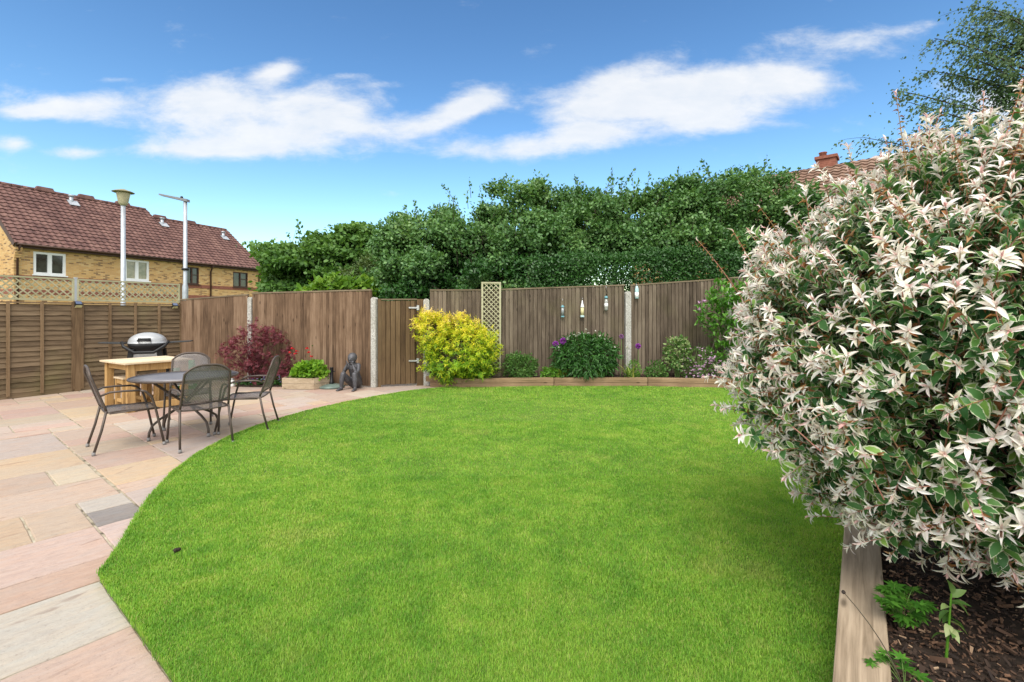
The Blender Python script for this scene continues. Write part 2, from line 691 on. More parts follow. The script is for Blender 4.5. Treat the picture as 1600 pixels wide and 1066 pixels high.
def ground_mat():
    m, nt, b = mat('rough_ground')
    n = noise(nt, coords(nt), .4, 6)
    L(nt, ramp(nt, n, [(.3, (.05, .08, .02)), (.6, (.08, .12, .03)), (.8, (.12, .12, .07))]), b.inputs['Base Color'])
    b.inputs['Roughness'].default_value = .95
    return m


poly_sheet('ground', [(-400, -400), (400, -400), (400, 600), (-400, 600)], -.06, ground_mat())

uA = Vector((.796, 1)).normalized()              # the two directions of the paving joints
uB = Vector((-uA.y, uA.x))
def ab(a, b): return uA * a + uB * b

FA, FB = Vector((-9.27, 7.53)), Vector((-7.57, 10.89))   # left fence
PG0, PG1 = Vector((-2.80, 9.70)), Vector((-1.87, 9.96))  # gate opening
RF0 = Vector((-1.75, 9.98))
RDIR = Vector((4.32, .62)).normalized()

LAWN = [(.28, .50), (.02, .82), (-1.38, 1.94), (-2.33, 2.69), (-2.46, 2.98), (-2.68, 3.38), (-2.9, 3.82), (-3.13, 4.38), (-3.3, 5.0), (-3.38, 5.7), (-3.3, 6.38),
        (-3.1, 7.18), (-2.78, 7.84), (-2.33, 8.55), (-1.8, 9.18), (-1.25, 9.5), (-1.03, 9.48), (1.83, 9.74), (4.42, 9.38), (6.75, 9.3), (1.13, 1.68)]
GARDEN = [(3, -3), (0, -3), (-12, -3), (-12, 4), (-9.1, 7.7), (-7.57, 10.89), (-2.8, 9.72), (-1.75, 10.0), (-.9, 9.5), (0, 8), (2, 2)]


def inside(p, poly):
    x, y = p
    r = False
    for i in range(len(poly)):
        (x1, y1), (x2, y2) = poly[i], poly[i - 1]
        if (y1 > y) != (y2 > y) and x < (x2 - x1) * (y - y1) / (y2 - y1) + x1:
            r = not r
    return r


def patio():
    m, nt, b = mat('indian_sandstone')
    at_ = N(nt, 'ShaderNodeAttribute', attribute_name='slab')
    v = coords(nt, (1, 1, 1), rot=(0, 0, -math.atan2(uA.y, uA.x)))
    st = N(nt, 'ShaderNodeMapping')
    st.inputs['Scale'].default_value = (1.0, 3.6, 1)
    L(nt, v, st.inputs[0])
    n1 = noise(nt, st.outputs[0], 2.3, 7, .68, 1.2)
    n2 = noise(nt, v, 26, 5, .65)
    n3 = noise(nt, st.outputs[0], 8, 7, .65, .8)
    c = mixc(nt, maprange(nt, n1, .38, .68, 0, .5), at_.outputs['Color'], mixc(nt, 1, at_.outputs['Color'], (1.18, .93, .72), 'MULTIPLY'))
    c = mixc(nt, maprange(nt, n3, .44, .7, 0, .5), c, mixc(nt, 1, at_.outputs['Color'], (.68, .64, .64), 'MULTIPLY'))
    c = mixc(nt, maprange(nt, n2, .35, .75, .0, .3), c, mixc(nt, 1, at_.outputs['Color'], (1.22, 1.2, 1.17), 'MULTIPLY'))
    w = N(nt, 'ShaderNodeTexWave', wave_type='BANDS', bands_direction='Y')
    w.inputs['Scale'].default_value = .55
    w.inputs['Distortion'].default_value = 9
    w.inputs['Detail'].default_value = 4
    w.inputs['Detail Scale'].default_value = .9
    L(nt, v, w.inputs['Vector'])
    vein = mth(nt, 'MULTIPLY', maprange(nt, w.outputs[1], .015, .0, 0, .55), maprange(nt, n1, .5, .62))
    c = mixc(nt, vein, c, (.14, .09, .07))
    n4 = noise(nt, v, .9, 6, .7)
    c = mixc(nt, maprange(nt, n4, .45, .68, 0, .4), c, (.31, .28, .25))
    n5 = noise(nt, v, 70, 3, .6)
    c = mixc(nt, mth(nt, 'MULTIPLY', maprange(nt, n5, .6, .7, 0, .55), maprange(nt, n3, .4, .6)), c, (.13, .1, .085))
    L(nt, c, b.inputs['Base Color'])
    b.inputs['Roughness'].default_value = .8
    h = mth(nt, 'ADD', mth(nt, 'MULTIPLY', n3, .6), mth(nt, 'MULTIPLY', n2, .25))
    bump(nt, b, h, .9, .014)
    pink, buff, yel, lgrey, dgrey, rose, pgrey = (.45, .335, .27), (.46, .365, .28), (.47, .36, .245), (.43, .395, .345), (.25, .225, .215), (.44, .31, .245), (.43, .345, .30)
    manual = [(-.56, .66, 2.24, 2.86, pink), (-.62, .66, 2.86, 3.48, lgrey), (-.2, .80, 3.48, 3.80, rose), (-.42, .80, 3.80, 4.40, pink),
              (-.12, .495, 4.40, 5.04, yel), (.495, .80, 4.40, 5.04, buff), (.80, 1.09, 4.72, 5.04, lgrey), (.80, 1.09, 4.37, 4.72, dgrey),
              (.8, 1.1, 3.4, 4.37, pgrey), (1.09, 1.7, 4.1, 5.02, pgrey), (1.09, 1.95, 5.02, 5.30, pink), (1.09, 1.69, 5.30, 5.97, yel), (1.09, 1.69, 5.97, 6.63, rose),
              (.18, 1.08, 5.04, 5.68, pink), (.78, 1.08, 5.68, 6.30, buff), (-.1, .78, 5.68, 6.30, pink), (.18, 1.08, 6.30, 7.15, yel), (.2, 1.08, 7.15, 8.25, pgrey),
              (1.69, 2.3, 5.3, 6.63, pgrey), (1.08, 1.69, 6.63, 7.25, buff), (1.08, 1.69, 7.25, 7.6, rose), (1.08, 1.69, 7.6, 8.25, pink)]
    S = .3
    a0, b0 = -4.5 + 1.09 - 1.2, -2.0 + .11
    na, nb = 52, 54
    occ = set()
    slabs = [s for s in manual]
    r2 = random.Random(5)
    def hit(x0, x1, y0, y1):
        for (p0, p1, q0, q1, _) in manual:
            if x0 < p1 - .02 and x1 > p0 + .02 and y0 < q1 - .02 and y1 > q0 + .02:
                return True
        return False
    pal = [pink, pink, pink, buff, buff, yel, rose, rose, pgrey, (.45, .37, .31)]
    # 0.1 m cells left over by the hand-placed slabs are filled by the same random coursed pattern
    for i in range(na):
        for j in range(nb):
            if (i, j) in occ: continue
            opts = [(2, 2), (2, 3), (3, 2), (2, 1), (1, 2), (1, 1), (2, 2), (3, 2), (2, 3)]
            r2.shuffle(opts)
            for (p, q) in opts + [(1, 1)]:
                cells = [(i + x, j + y) for x in range(p) for y in range(q)]
                if any(c_ in occ for c_ in cells): continue
                x0, y0 = a0 + i * S, b0 + j * S
                if hit(x0, x0 + p * S, y0, y0 + q * S): continue
                occ.update(cells)
                slabs.append((x0, x0 + p * S, y0, y0 + q * S, r2.choice(pal)))
                break
    # narrow make-up pieces where the coursed pattern meets the hand-placed slabs
    for i in range(na):
        for j in range(nb):
            if (i, j) in occ: continue
            x0, y0 = a0 + i * S, b0 + j * S
            k6 = 6
            free = [[not hit(x0 + p * S / k6, x0 + (p + 1) * S / k6, y0 + q * S / k6, y0 + (q + 1) * S / k6) for q in range(k6)] for p in range(k6)]
            best = None
            for p in range(k6):
                for p2 in range(p, k6):
                    for q in range(k6):
                        q2 = q
                        while q2 < k6 and all(free[t][q2] for t in range(p, p2 + 1)): q2 += 1
                        ar = (p2 + 1 - p) * (q2 - q)
                        if q2 > q and (best is None or ar > best[0]): best = (ar, p, p2 + 1, q, q2)
            if best: slabs.append((x0 + best[1] * S / k6, x0 + best[2] * S / k6, y0 + best[3] * S / k6, y0 + best[4] * S / k6, r2.choice(pal)))
    vs, fs, cs = [], [], []
    g = .007
    for (x0, x1, y0, y1, c_) in slabs:
        c_ = (c_[0] * .83, c_[1] * .85, c_[2] * .87)
        ctr = ab((x0 + x1) / 2, (y0 + y1) / 2)
        if not inside(ctr, GARDEN) and not any(inside(ab(x, y), GARDEN) for x in (x0, x1) for y in (y0, y1)): continue
        zt = r2.uniform(-.002, .002)
        k = len(vs)
        kk = r2.uniform(.9, 1.1)
        c_ = tuple(min(.8, x * kk * r2.uniform(.97, 1.03)) for x in c_)
        # riven, slightly uneven edge
        ring = []
        for (p, q, n_) in (((x0 + g, y0 + g), (x1 - g, y0 + g), x1 - x0), ((x1 - g, y0 + g), (x1 - g, y1 - g), y1 - y0),
                           ((x1 - g, y1 - g), (x0 + g, y1 - g), x1 - x0), ((x0 + g, y1 - g), (x0 + g, y0 + g), y1 - y0)):
            st_ = max(2, int(n_ / .08))
            for s_ in range(st_):
                t = s_ / st_
                ring.append((p[0] + (q[0] - p[0]) * t + r2.gauss(0, .0022), p[1] + (q[1] - p[1]) * t + r2.gauss(0, .0022)))
        n_ = len(ring)
        cx, cy = (x0 + x1) / 2, (y0 + y1) / 2
        for (x, y) in ring:
            p = ab(x, y); vs.append((p.x, p.y, -.03))
        for (x, y) in ring:
            p = ab(x, y); vs.append((p.x, p.y, zt - .005))
        for (x, y) in ring:
            p = ab(x + (.006 if x < cx else -.006), y + (.006 if y < cy else -.006)); vs.append((p.x, p.y, zt))
        for r_ in (0, 1):
            for s_ in range(n_):
                t = (s_ + 1) % n_
                fs.append((k + r_ * n_ + s_, k + r_ * n_ + t, k + (r_ + 1) * n_ + t, k + (r_ + 1) * n_ + s_)); cs.append(c_)
        fs.append(tuple(k + 2 * n_ + s_ for s_ in range(n_))); cs.append(c_)
    me = bpy.data.meshes.new('patio')
    me.from_pydata(vs, [], fs)
    ca = me.color_attributes.new('slab', 'FLOAT_COLOR', 'CORNER')
    buf = []
    for p, c_ in zip(me.polygons, cs):
        buf += [c_[0], c_[1], c_[2], 1.0] * p.loop_total
    ca.data.foreach_set('color', buf)
    tag(link('patio', me, m), kind='structure')
    mj, nt, b = mat('mortar')
    n = noise(nt, coords(nt), 9, 5)
    L(nt, ramp(nt, n, [(.33, (.07, .06, .04)), (.45, (.28, .24, .17)), (.7, (.44, .39, .3))]), b.inputs['Base Color'])
    b.inputs['Roughness'].default_value = .95
    poly_sheet('patio_base', GARDEN, -.008, mj)


patio()


def lawn():
    m, nt, b = mat('turf_base')
    n = noise(nt, coords(nt), 3, 6)
    L(nt, ramp(nt, n, [(.3, (.06, .12, .012)), (.7, (.12, .2, .025))]), b.inputs['Base Color'])
    b.inputs['Roughness'].default_value = .95
    mb = MB()
    mb.prism(LAWN, -.02, .028)
    tag(mb.build('lawn', m), kind='structure')
    # mown grass as real blades, denser close by
    gm, nt, b = mat('grass_blades')
    v = coords(nt)
    r = island(nt)
    big = noise(nt, v, .75, 4, .6)
    med = noise(nt, v, 5.5, 4, .6)
    f = mth(nt, 'ADD', mth(nt, 'MULTIPLY', r, .42), mth(nt, 'ADD', mth(nt, 'MULTIPLY', big, .45), mth(nt, 'MULTIPLY', med, .5)))
    big = maprange(nt, big, .3, .7)
    f = mth(nt, 'ADD', mth(nt, 'MULTIPLY', r, .4), mth(nt, 'ADD', mth(nt, 'MULTIPLY', big, .34), mth(nt, 'MULTIPLY', maprange(nt, med, .28, .72), .36)))
    c = ramp(nt, mth(nt, 'SUBTRACT', f, .05), [(.18, (.1, .26, .026)), (.42, (.185, .385, .038)), (.64, (.29, .465, .054)), (.88, (.45, .52, .12))])
    pat = maprange(nt, noise(nt, v, 1.15, 5, .65), .57, .72, 0, .5)
    c = mixc(nt, pat, c, (.47, .45, .13))
    dry = mth(nt, 'MULTIPLY', maprange(nt, r, .88, .97), .75)
    c = mixc(nt, dry, c, (.38, .34, .13))
    L(nt, c, b.inputs['Base Color'])
    b.inputs['Roughness'].default_value = .5
    b.inputs['Specular IOR Level'].default_value = .25
    t = N(nt, 'ShaderNodeBsdfTranslucent')
    L(nt, mixc(nt, 1.0, c, (1.1, 1.15, .6), 'MULTIPLY'), t.inputs[0])
    mx = N(nt, 'ShaderNodeMixShader')
    mx.inputs[0].default_value = .35
    L(nt, b.outputs[0], mx.inputs[1])
    L(nt, t.outputs[0], mx.inputs[2])
    L(nt, mx.outputs[0], nt.nodes['Material Output'].inputs[0])
    poly = np.array(LAWN)
    def sample(n_, y0, y1):
        out = []
        got = 0
        while got < n_:
            k = n_ * 2
            p = np.stack([rng.uniform(-3.5, 6.6, k), rng.uniform(y0, y1, k)], 1)
            p = p[np.abs(p[:, 0]) < 1.25 * p[:, 1] + .8]
            ins = np.zeros(len(p), bool)
            for i in range(len(poly)):
                x1, y1_ = poly[i]; x2, y2 = poly[i - 1]
                c_ = ((y1_ > p[:, 1]) != (y2 > p[:, 1]))
                with np.errstate(divide='ignore', invalid='ignore'):
                    xx = (x2 - x1) * (p[:, 1] - y1_) / (y2 - y1_) + x1
                ins ^= c_ & (p[:, 0] < xx)
            p = p[ins]
            out.append(p); got += len(p)
        return np.concatenate(out)[:n_]
    P = np.concatenate([sample(230000, .8, 2.7), sample(250000, 2.7, 4.3), sample(190000, 4.3, 6.5), sample(110000, 6.5, 9.8)])
    # longer fringe at the edges
    E_ = []
    for i in list(range(1, 16)) + [19]:
        a_, b_ = Vector(LAWN[i]), Vector(LAWN[(i + 1) % len(LAWN)])
        n_ = int((b_ - a_).length * (900 if min(a_.y, b_.y) < 6 else 500))
        t_ = rng.uniform(0, 1, n_)[:, None]
        E_.append(np.array(a_)[None] * (1 - t_) + np.array(b_)[None] * t_ + rng.normal(0, .008, (n_, 2)))
    E_ = np.concatenate(E_)
    fr = np.concatenate([np.zeros(len(P)), np.ones(len(E_))])
    P = np.concatenate([P, E_])
    n_ = len(P)
    D = np.hypot(P[:, 0], P[:, 1])
    tuft = np.array([mnoise.noise((x * 2.4, y * 2.4, 3.3)) for x, y in P])
    H = (.0145 + .009 * rng.random(n_)) * (1 + .35 * tuft) + fr * .007
    W = (.0014 + .00078 * np.clip(D - 1.5, 0, 9)) * rng.uniform(.8, 1.25, n_)
    az = rng.uniform(0, 2 * PI, n_)
    lean = rng.uniform(.1, .95, n_) * H
    dx, dy = np.cos(az), np.sin(az)
    wx, wy = -dy * W / 2, dx * W / 2
    z0 = np.full(n_, .026)
    V = np.empty((n_, 5, 3))
    V[:, 0] = np.stack([P[:, 0] - wx, P[:, 1] - wy, z0], 1)
    V[:, 1] = np.stack([P[:, 0] + wx, P[:, 1] + wy, z0], 1)
    mxp, myp, mz = P[:, 0] + dx * lean * .35, P[:, 1] + dy * lean * .35, z0 + H * .62
    V[:, 2] = np.stack([mxp + wx * .85, myp + wy * .85, mz], 1)
    V[:, 3] = np.stack([mxp - wx * .85, myp - wy * .85, mz], 1)
    V[:, 4] = np.stack([P[:, 0] + dx * lean, P[:, 1] + dy * lean, z0 + H * np.sqrt(np.clip(1 - (lean / H) ** 2 * .45, .2, 1))], 1)
    flat = (np.array([0, 1, 2, 3, 3, 2, 4])[None] + (np.arange(n_) * 5)[:, None]).ravel()
    me = np_mesh('grass', V.reshape(-1, 3), flat, np.tile([4, 3], n_))
    tag(link('grass', me, gm), 'short mown green lawn grass between patio and beds', 'grass', kind='stuff')


lawn()

# soil of the two raised beds
SZ = .15
poly_sheet('soil', [(-1.7, 9.75), (-1.0, 9.62), (1.83, 9.86), (4.4, 9.5), (6.7, 9.45), (1.30, 1.60), (.2, .1), (3.5, -1), (9.5, 2), (9.5, 11.6), (RF0.x, RF0.y + .02)], SZ, M['soil'])


def bark_chips():
    m, nt, b = mat('bark_chips')
    r = island(nt)
    L(nt, ramp(nt, r, [(0, (.02, .013, .01)), (.45, (.05, .03, .02)), (.7, (.1, .055, .034)), (.9, (.19, .105, .062)), (1, (.36, .25, .16))]), b.inputs['Base Color'])
    b.inputs['Roughness'].default_value = .85
    n_ = 30000
    k = 160000
    p = np.stack([rng.uniform(1.0, 6.5, k), rng.uniform(1.0, 6.0, k)], 1)
    d = np.array([.59, .806])
    s = (p[:, 0] - 1.13) * d[1] - (p[:, 1] - 1.68) * d[0]
    p = p[(s > .17) & (s < 2.6)]
    w = np.exp(-(np.hypot(p[:, 0], p[:, 1]) - 1.5) / 2.0)
    p = p[rng.random(len(p)) < w][:n_]
    q = np.stack([rng.uniform(-1.6, 6.5, 9000), rng.uniform(9.5, 10.9, 9000)], 1)
    q = q[(q[:, 1] < 9.95 + .14 * (q[:, 0] + 1.75)) & (q[:, 1] > 9.72 - .09 * np.maximum(0, q[:, 0] - 1.83))][:4000]
    p = np.concatenate([p, q])
    n_ = len(p)
    P = np.column_stack([p, SZ + rng.uniform(0, .02, n_)])
    Dd = rdirs(n_); Dd[:, 2] *= .35
    Nn = rdirs(n_) * .55 + np.array([0, 0, 1.0])
    ln = rng.gamma(2.2, .0052, n_) + .006
    tv = np.array([(0, -.5, 0), (1, -.35, 0), (1.1, .3, 0), (.1, .5, 0), (.0, -.5, .25), (1, -.35, .25), (1.1, .3, .25), (.1, .5, .25)])
    tf = [(4, 5, 6, 7), (0, 1, 5, 4), (1, 2, 6, 5), (2, 3, 7, 6), (3, 0, 4, 7)]
    o = scatter('bark_mulch', m, None, P, Dd, Nn, ln, ln * rng.uniform(.2, .5, n_), (tv, tf, np.zeros(8)))
    o.data.polygons.foreach_set('use_smooth', np.zeros(len(o.data.polygons), bool))
    tag(o, 'dark bark mulch covering the soil of the raised beds', 'mulch', kind='stuff')


bark_chips()

# ------------------------------------------------------------------ fences
def closeboard(mb, L_, z0, hA, hB, bw=.083, y=0.0, seed=1, gap=.011):
    r2 = random.Random(seed)
    x = 0.0
    while x < L_ - .01:
        w = min(bw * r2.uniform(.92, 1.08), L_ - x)
        h = hA + (hB - hA) * (x + w / 2) / L_ - r2.uniform(0, .008)
        zb = z0 + r2.uniform(0, .012)
        j = r2.uniform(-.002, .002)
        # feather-edge: thick on one side, thin on the other, lapping its neighbour
        e = x + w - gap
        mb.hexa([(x, y - .032 + j, zb), (e, y - .02 + j, zb), (e, y + .002, zb), (x, y + .002, zb),
                 (x, y - .032 + j, h), (e, y - .02 + j, h), (e, y + .002, h), (x, y + .002, h)])
        x += w
    mb.hexa([(0, y + .004, z0), (L_, y + .004, z0), (L_, y + .01, z0), (0, y + .01, z0), (0, y + .004, hA - .01), (L_, y + .004, hB - .01), (L_, y + .01, hB - .01), (0, y + .01, hA - .01)])


def cap_rail(mb, x0, x1, hA, hB, y=-.012, d=.05, t=.03):
    mb.hexa([(x0, y - d / 2, hA), (x1, y - d / 2, hB), (x1, y + d / 2, hB), (x0, y + d / 2, hA),
             (x0, y - d / 2, hA + t), (x1, y - d / 2, hB + t), (x1, y + d / 2, hB + t), (x0, y + d / 2, hA + t)])


def arris(mb, L_, hs, y=.03):
    for h in hs:
        mb.bar((0, y, h), (L_, y, h), .05, .07)


def conc_post(parent, x, y, h, w=.1, z0=0):
    mb = MB()
    prof = [(-w / 2, z0), (w / 2, z0), (w / 2, h - w * .35), (w * .33, h - w * .08), (0, h), (-w * .33, h - w * .08), (-w / 2, h - w * .35)]
    vs = [(x + a, y - .06, b) for a, b in prof] + [(x + a, y + .06, b) for a, b in prof]
    n_ = len(prof)
    mb.add(vs, [tuple(range(n_)), tuple(range(n_, 2 * n_))[::-1]] + [(i, n_ + i, n_ + (i + 1) % n_, (i + 1) % n_) for i in range(n_)])
    return mb.build('post', M['concrete'], parent, .006)


# left: horizontal lap panels with lattice above
dL = (FB - FA)
angL = math.atan2(dL.y, dL.x)
LL = dL.length                                   # 3.77
fl = empty('lap_fence', (FA.x, FA.y, 0), angL, 'brown horizontal lap fence with pale diamond lattice along its top at the left', 'fence')


def lap_panel(x0, x1, seed):
    r2 = random.Random(seed)
    mb, mf = MB(), MB()
    z = .1
    n_ = 17
    st = (1.66 - .1) / n_
    for i in range(n_):
        zz = .1 + i * st
        k = 12
        lo = [zz - .012 + r2.gauss(0, .004) for _ in range(k + 1)]
        vs, fs = [], []
        for j in range(k + 1):
            x = x0 + .02 + (x1 - x0 - .04) * j / k
            vs += [(x, -.025, lo[j]), (x, -.002, zz + st + .012), (x, .008, zz + st + .012), (x, -.014, lo[j])]
        for j in range(k):
            a = j * 4
            for q in range(4):
                fs.append((a + q, a + (q + 1) % 4, a + 4 + (q + 1) % 4, a + 4 + q))
        fs += [(3, 2, 1, 0), (4 * k, 4 * k + 1, 4 * k + 2, 4 * k + 3)]
        fs = [f[::-1] for f in fs]
        mb.add(vs, fs)
    o = mb.build('panel', M['lap'], fl)
    for i in range(5):
        x = x0 + .02 + (x1 - x0 - .04) * i / 4
        mf.box((x, -.034, .05 + .83), (.045, .022, 1.68))
    mf.box(((x0 + x1) / 2, -.0, 1.7), (x1 - x0, .075, .025))
    mf.build('batten', M['lapbat'], o)
    g = MB()
    g.box(((x0 + x1) / 2, -.004, .04), (x1 - x0, .03, .11))
    g.build('gravel_board', M['lap'], fl)


def lattice(parent, x0, x1, z0, z1, sp, w, y, name='trellis', mt='lattice', fr=.03):
    mb = MB()
    W_, H_ = x1 - x0, z1 - z0
    for d in (1, -1):
        yy = y + (.006 if d > 0 else -.006)
        k = -H_
        while k < W_:
            s = k + sp * .5
            # a 45 degree lath clipped to the frame
            t0, t1 = max(0, -s), min(H_, W_ - s)
            if t1 - t0 > .02:
                a = (x0 + s + t0, z0 + t0) if d > 0 else (x1 - s - t0, z0 + t0)
                b_ = (x0 + s + t1, z0 + t1) if d > 0 else (x1 - s - t1, z0 + t1)
                mb.bar((a[0], yy, a[1]), (b_[0], yy, b_[1]), .01, w, up=(-d * .7, 0, .7))
            k += sp
    o = mb.build(name, M[mt], parent)
    f = MB()
    for z in (z0, z1):
        f.box(((x0 + x1) / 2, y, z), (W_ + fr, .034, fr))
    for x in (x0, x1):
        f.box((x, y, (z0 + z1) / 2), (fr, .034, H_ - fr))
    f.build('frame', M[mt], o)
    return o


xp = LL - 1.83
lap_panel(xp - .1 - 1.83, xp - .1, 3)
lap_panel(xp, LL, 4)
lap_panel(xp - .2 - 3.66, xp - .2 - 1.83, 8)
mb = MB(); mb.box((xp - 1.98, .0, .87), (.096, .08, 1.74)); mb.build('post', M['lapbat'], fl)
mb = MB(); mb.box((xp - .05, .0, .87), (.096, .08, 1.74)); mb.build('post', M['lapbat'], fl)
mb = MB(); mb.box((xp - .05, .05, 1.1), (.05, .04, 2.2)); mb.build('lattice_post', M['galv'], fl)
mb = MB(); mb.box((LL + .02, .06, 1.1), (.05, .05, 2.2)); mb.build('lattice_post', M['lapbat'], fl)
lattice(fl, xp - 1.95, xp - .09, 1.76, 2.16, .112, .021, .045)
lattice(fl, xp - 3.84, xp - 2.0, 1.76, 2.16, .112, .021, .045)
lattice(fl, xp - .02, LL - .02, 1.76, 2.16, .112, .021, .045)

# little solar lights fixed under the lattice
for i, x in enumerate((xp - .05, LL - .16)):
    p = FA + dL.normalized() * x
    t = empty('solar_light', (p.x, p.y, 1.62), angL,
              ('small black solar wall light on the wide middle post of the lap fence', 'small black solar wall light at the corner end of the lap fence')[i], 'solar light', 'solar lights on the lap fence')
    m_ = MB(); m_.hexa([(-.055, -.1, .045), (.055, -.1, .045), (.055, -.05, 0), (-.055, -.05, 0), (-.055, -.1, .06), (.055, -.1, .06), (.055, -.048, .11), (-.055, -.048, .11)])
    m_.build('housing', M['black'], t)
    m_ = MB(); m_.hexa([(-.05, -.072, .0), (.05, -.072, .0), (.05, -.05, -.012), (-.05, -.05, -.012), (-.05, -.099, .04), (.05, -.099, .04), (.05, -.05, .045), (-.05, -.05, .045)])
    m_.build('lens', plain('yellow_lens', (.5, .48, .25), .3), t)
    m_ = MB(); m_.hexa([(-.045, -.098, .0625), (.045, -.098, .0625), (.045, -.05, .112), (-.045, -.05, .112), (-.045, -.099, .065), (.045, -.099, .065), (.045, -.05, .115), (-.045, -.05, .115)])
    m_.build('solar_panel', plain('solar_cell', (.05, .08, .16), .15, spec=.8), t)

# back left: vertical closeboard between concrete posts
dB = PG0 - FB
angB = math.atan2(dB.y, dB.x)
LB = dB.length
fb = empty('closeboard_fence', (FB.x, FB.y, 0), angB, 'brown vertical closeboard fence from the lap fence corner to the gate', 'fence')
sp_ = LB * .39
for (x0, x1, h0, h1, sd_) in ((.02, sp_ - .06, 1.80, 1.90, 5), (sp_ + .06, LB - .06, 1.93, 1.965, 6)):
    mb = MB(); closeboard(mb, x1 - x0, .02, h0, h1, .077, seed=sd_)
    mb.v = [(v[0] + x0, v[1], v[2]) for v in mb.v]
    o = mb.build('panel', M['board'], fb)
    mb = MB(); cap_rail(mb, x0, x1, h0, h1); mb.build('capping', M['cap'], o)
    for hz_ in (.35, 1.0, 1.6):
        mb = MB(); mb.bar((x0, .03, hz_), (x1, .03, hz_), .05, .07); mb.build('rail', M['board'], o)
conc_post(fb, sp_, 0, 1.86)
conc_post(fb, LB - .0, 0, 1.83, .11)

# gate
dG = PG1 - PG0
angG = math.atan2(dG.y, dG.x)
LG = dG.length
ga = empty('garden_gate', (PG0.x, PG0.y, 0), angG, 'dark brown boarded garden gate between two concrete posts', 'gate')
mb = MB(); closeboard(mb, LG - .25, .04, 1.76, 1.77, .1, seed=9); mb.v = [(v[0] + .126, v[1], v[2]) for v in mb.v]
mb.build('board_panel', M['gate'], ga)
mb = MB(); cap_rail(mb, .13, LG - .12, 1.772, 1.782, -.01, .05, .028); mb.build('capping', M['cap'], ga)
mb = MB()
mb.box((.095, .0, .9), (.06, .07, 1.8)); mb.box((LG - .045, .0, .9), (.15, .07, 1.8))
mb.build('gate_frame', M['gate'], ga)
for z in (.52, 1.62):
    mb = MB(); mb.box((LG - .2, -.044, z), (.17, .012, .03)); mb.box((LG - .1, -.045, z), (.05, .02, .1)); mb.ball((LG - .13, -.045, z), .014)
    mb.ball((LG - .27, -.046, z), .01); mb.build('hinge', M['tin'], ga)

# right: weathered closeboard rising to the right
angR = math.atan2(RDIR.y, RDIR.x)
fr = empty('closeboard_fence', (RF0.x, RF0.y, 0), angR, 'weathered grey brown closeboard fence behind the flower bed', 'fence')
conc_post(fr, -.04, -.02, 1.81, .12)
xq = 4.36
for (x0, x1, h0, h1, sd_) in ((.03, 1.2, 1.975, 1.985, 11), (1.2, xq - .07, 1.985, 2.115, 12), (xq + .07, xq + 2.35, 2.115, 2.28, 13), (xq + 2.45, xq + 4.3, 2.3, 2.44, 14), (xq + 4.4, xq + 6.2, 2.45, 2.55, 15)):
    mb = MB(); closeboard(mb, x1 - x0, .1, h0, h1, .088, seed=sd_, gap=.008)
    mb.v = [(v[0] + x0, v[1], v[2]) for v in mb.v]
    o = mb.build('panel', M['board2'], fr)
    mb = MB(); cap_rail(mb, x0, x1, h0, h1); mb.build('capping', M['cap'], o)
    for hz_ in (.4, 1.1, 1.75):
        mb = MB(); mb.bar((x0, .03, hz_), (x1, .03, hz_), .05, .07); mb.build('rail', M['board2'], o)
conc_post(fr, xq, -.02, 1.99, .125)
conc_post(fr, xq + 2.4, -.02, 2.2, .12)
conc_post(fr, xq + 4.35, -.02, 2.35, .12)


def onR(x, out=0.0):
    """point on the right fence, x metres along, out metres towards the lawn"""
    n_ = Vector((RDIR.y, -RDIR.x))
    p = RF0 + RDIR * x + n_ * out
    return p


# narrow trellis standing against it
def rx(px):
    k = (px - 800) / F
    return (k * RF0.y - RF0.x) / (RDIR.x - k * RDIR.y)


tx0, tx1 = rx(752), rx(782)
p = onR(tx0, .06)
tr = empty('trellis', (p.x, p.y, .32), angR, 'tall narrow pale timber trellis against the back fence by the golden shrub', 'trellis')
lattice(tr, .015, tx1 - tx0 - .015, .02, 1.83, .1, .018, 0, 'lattice', fr=.036)


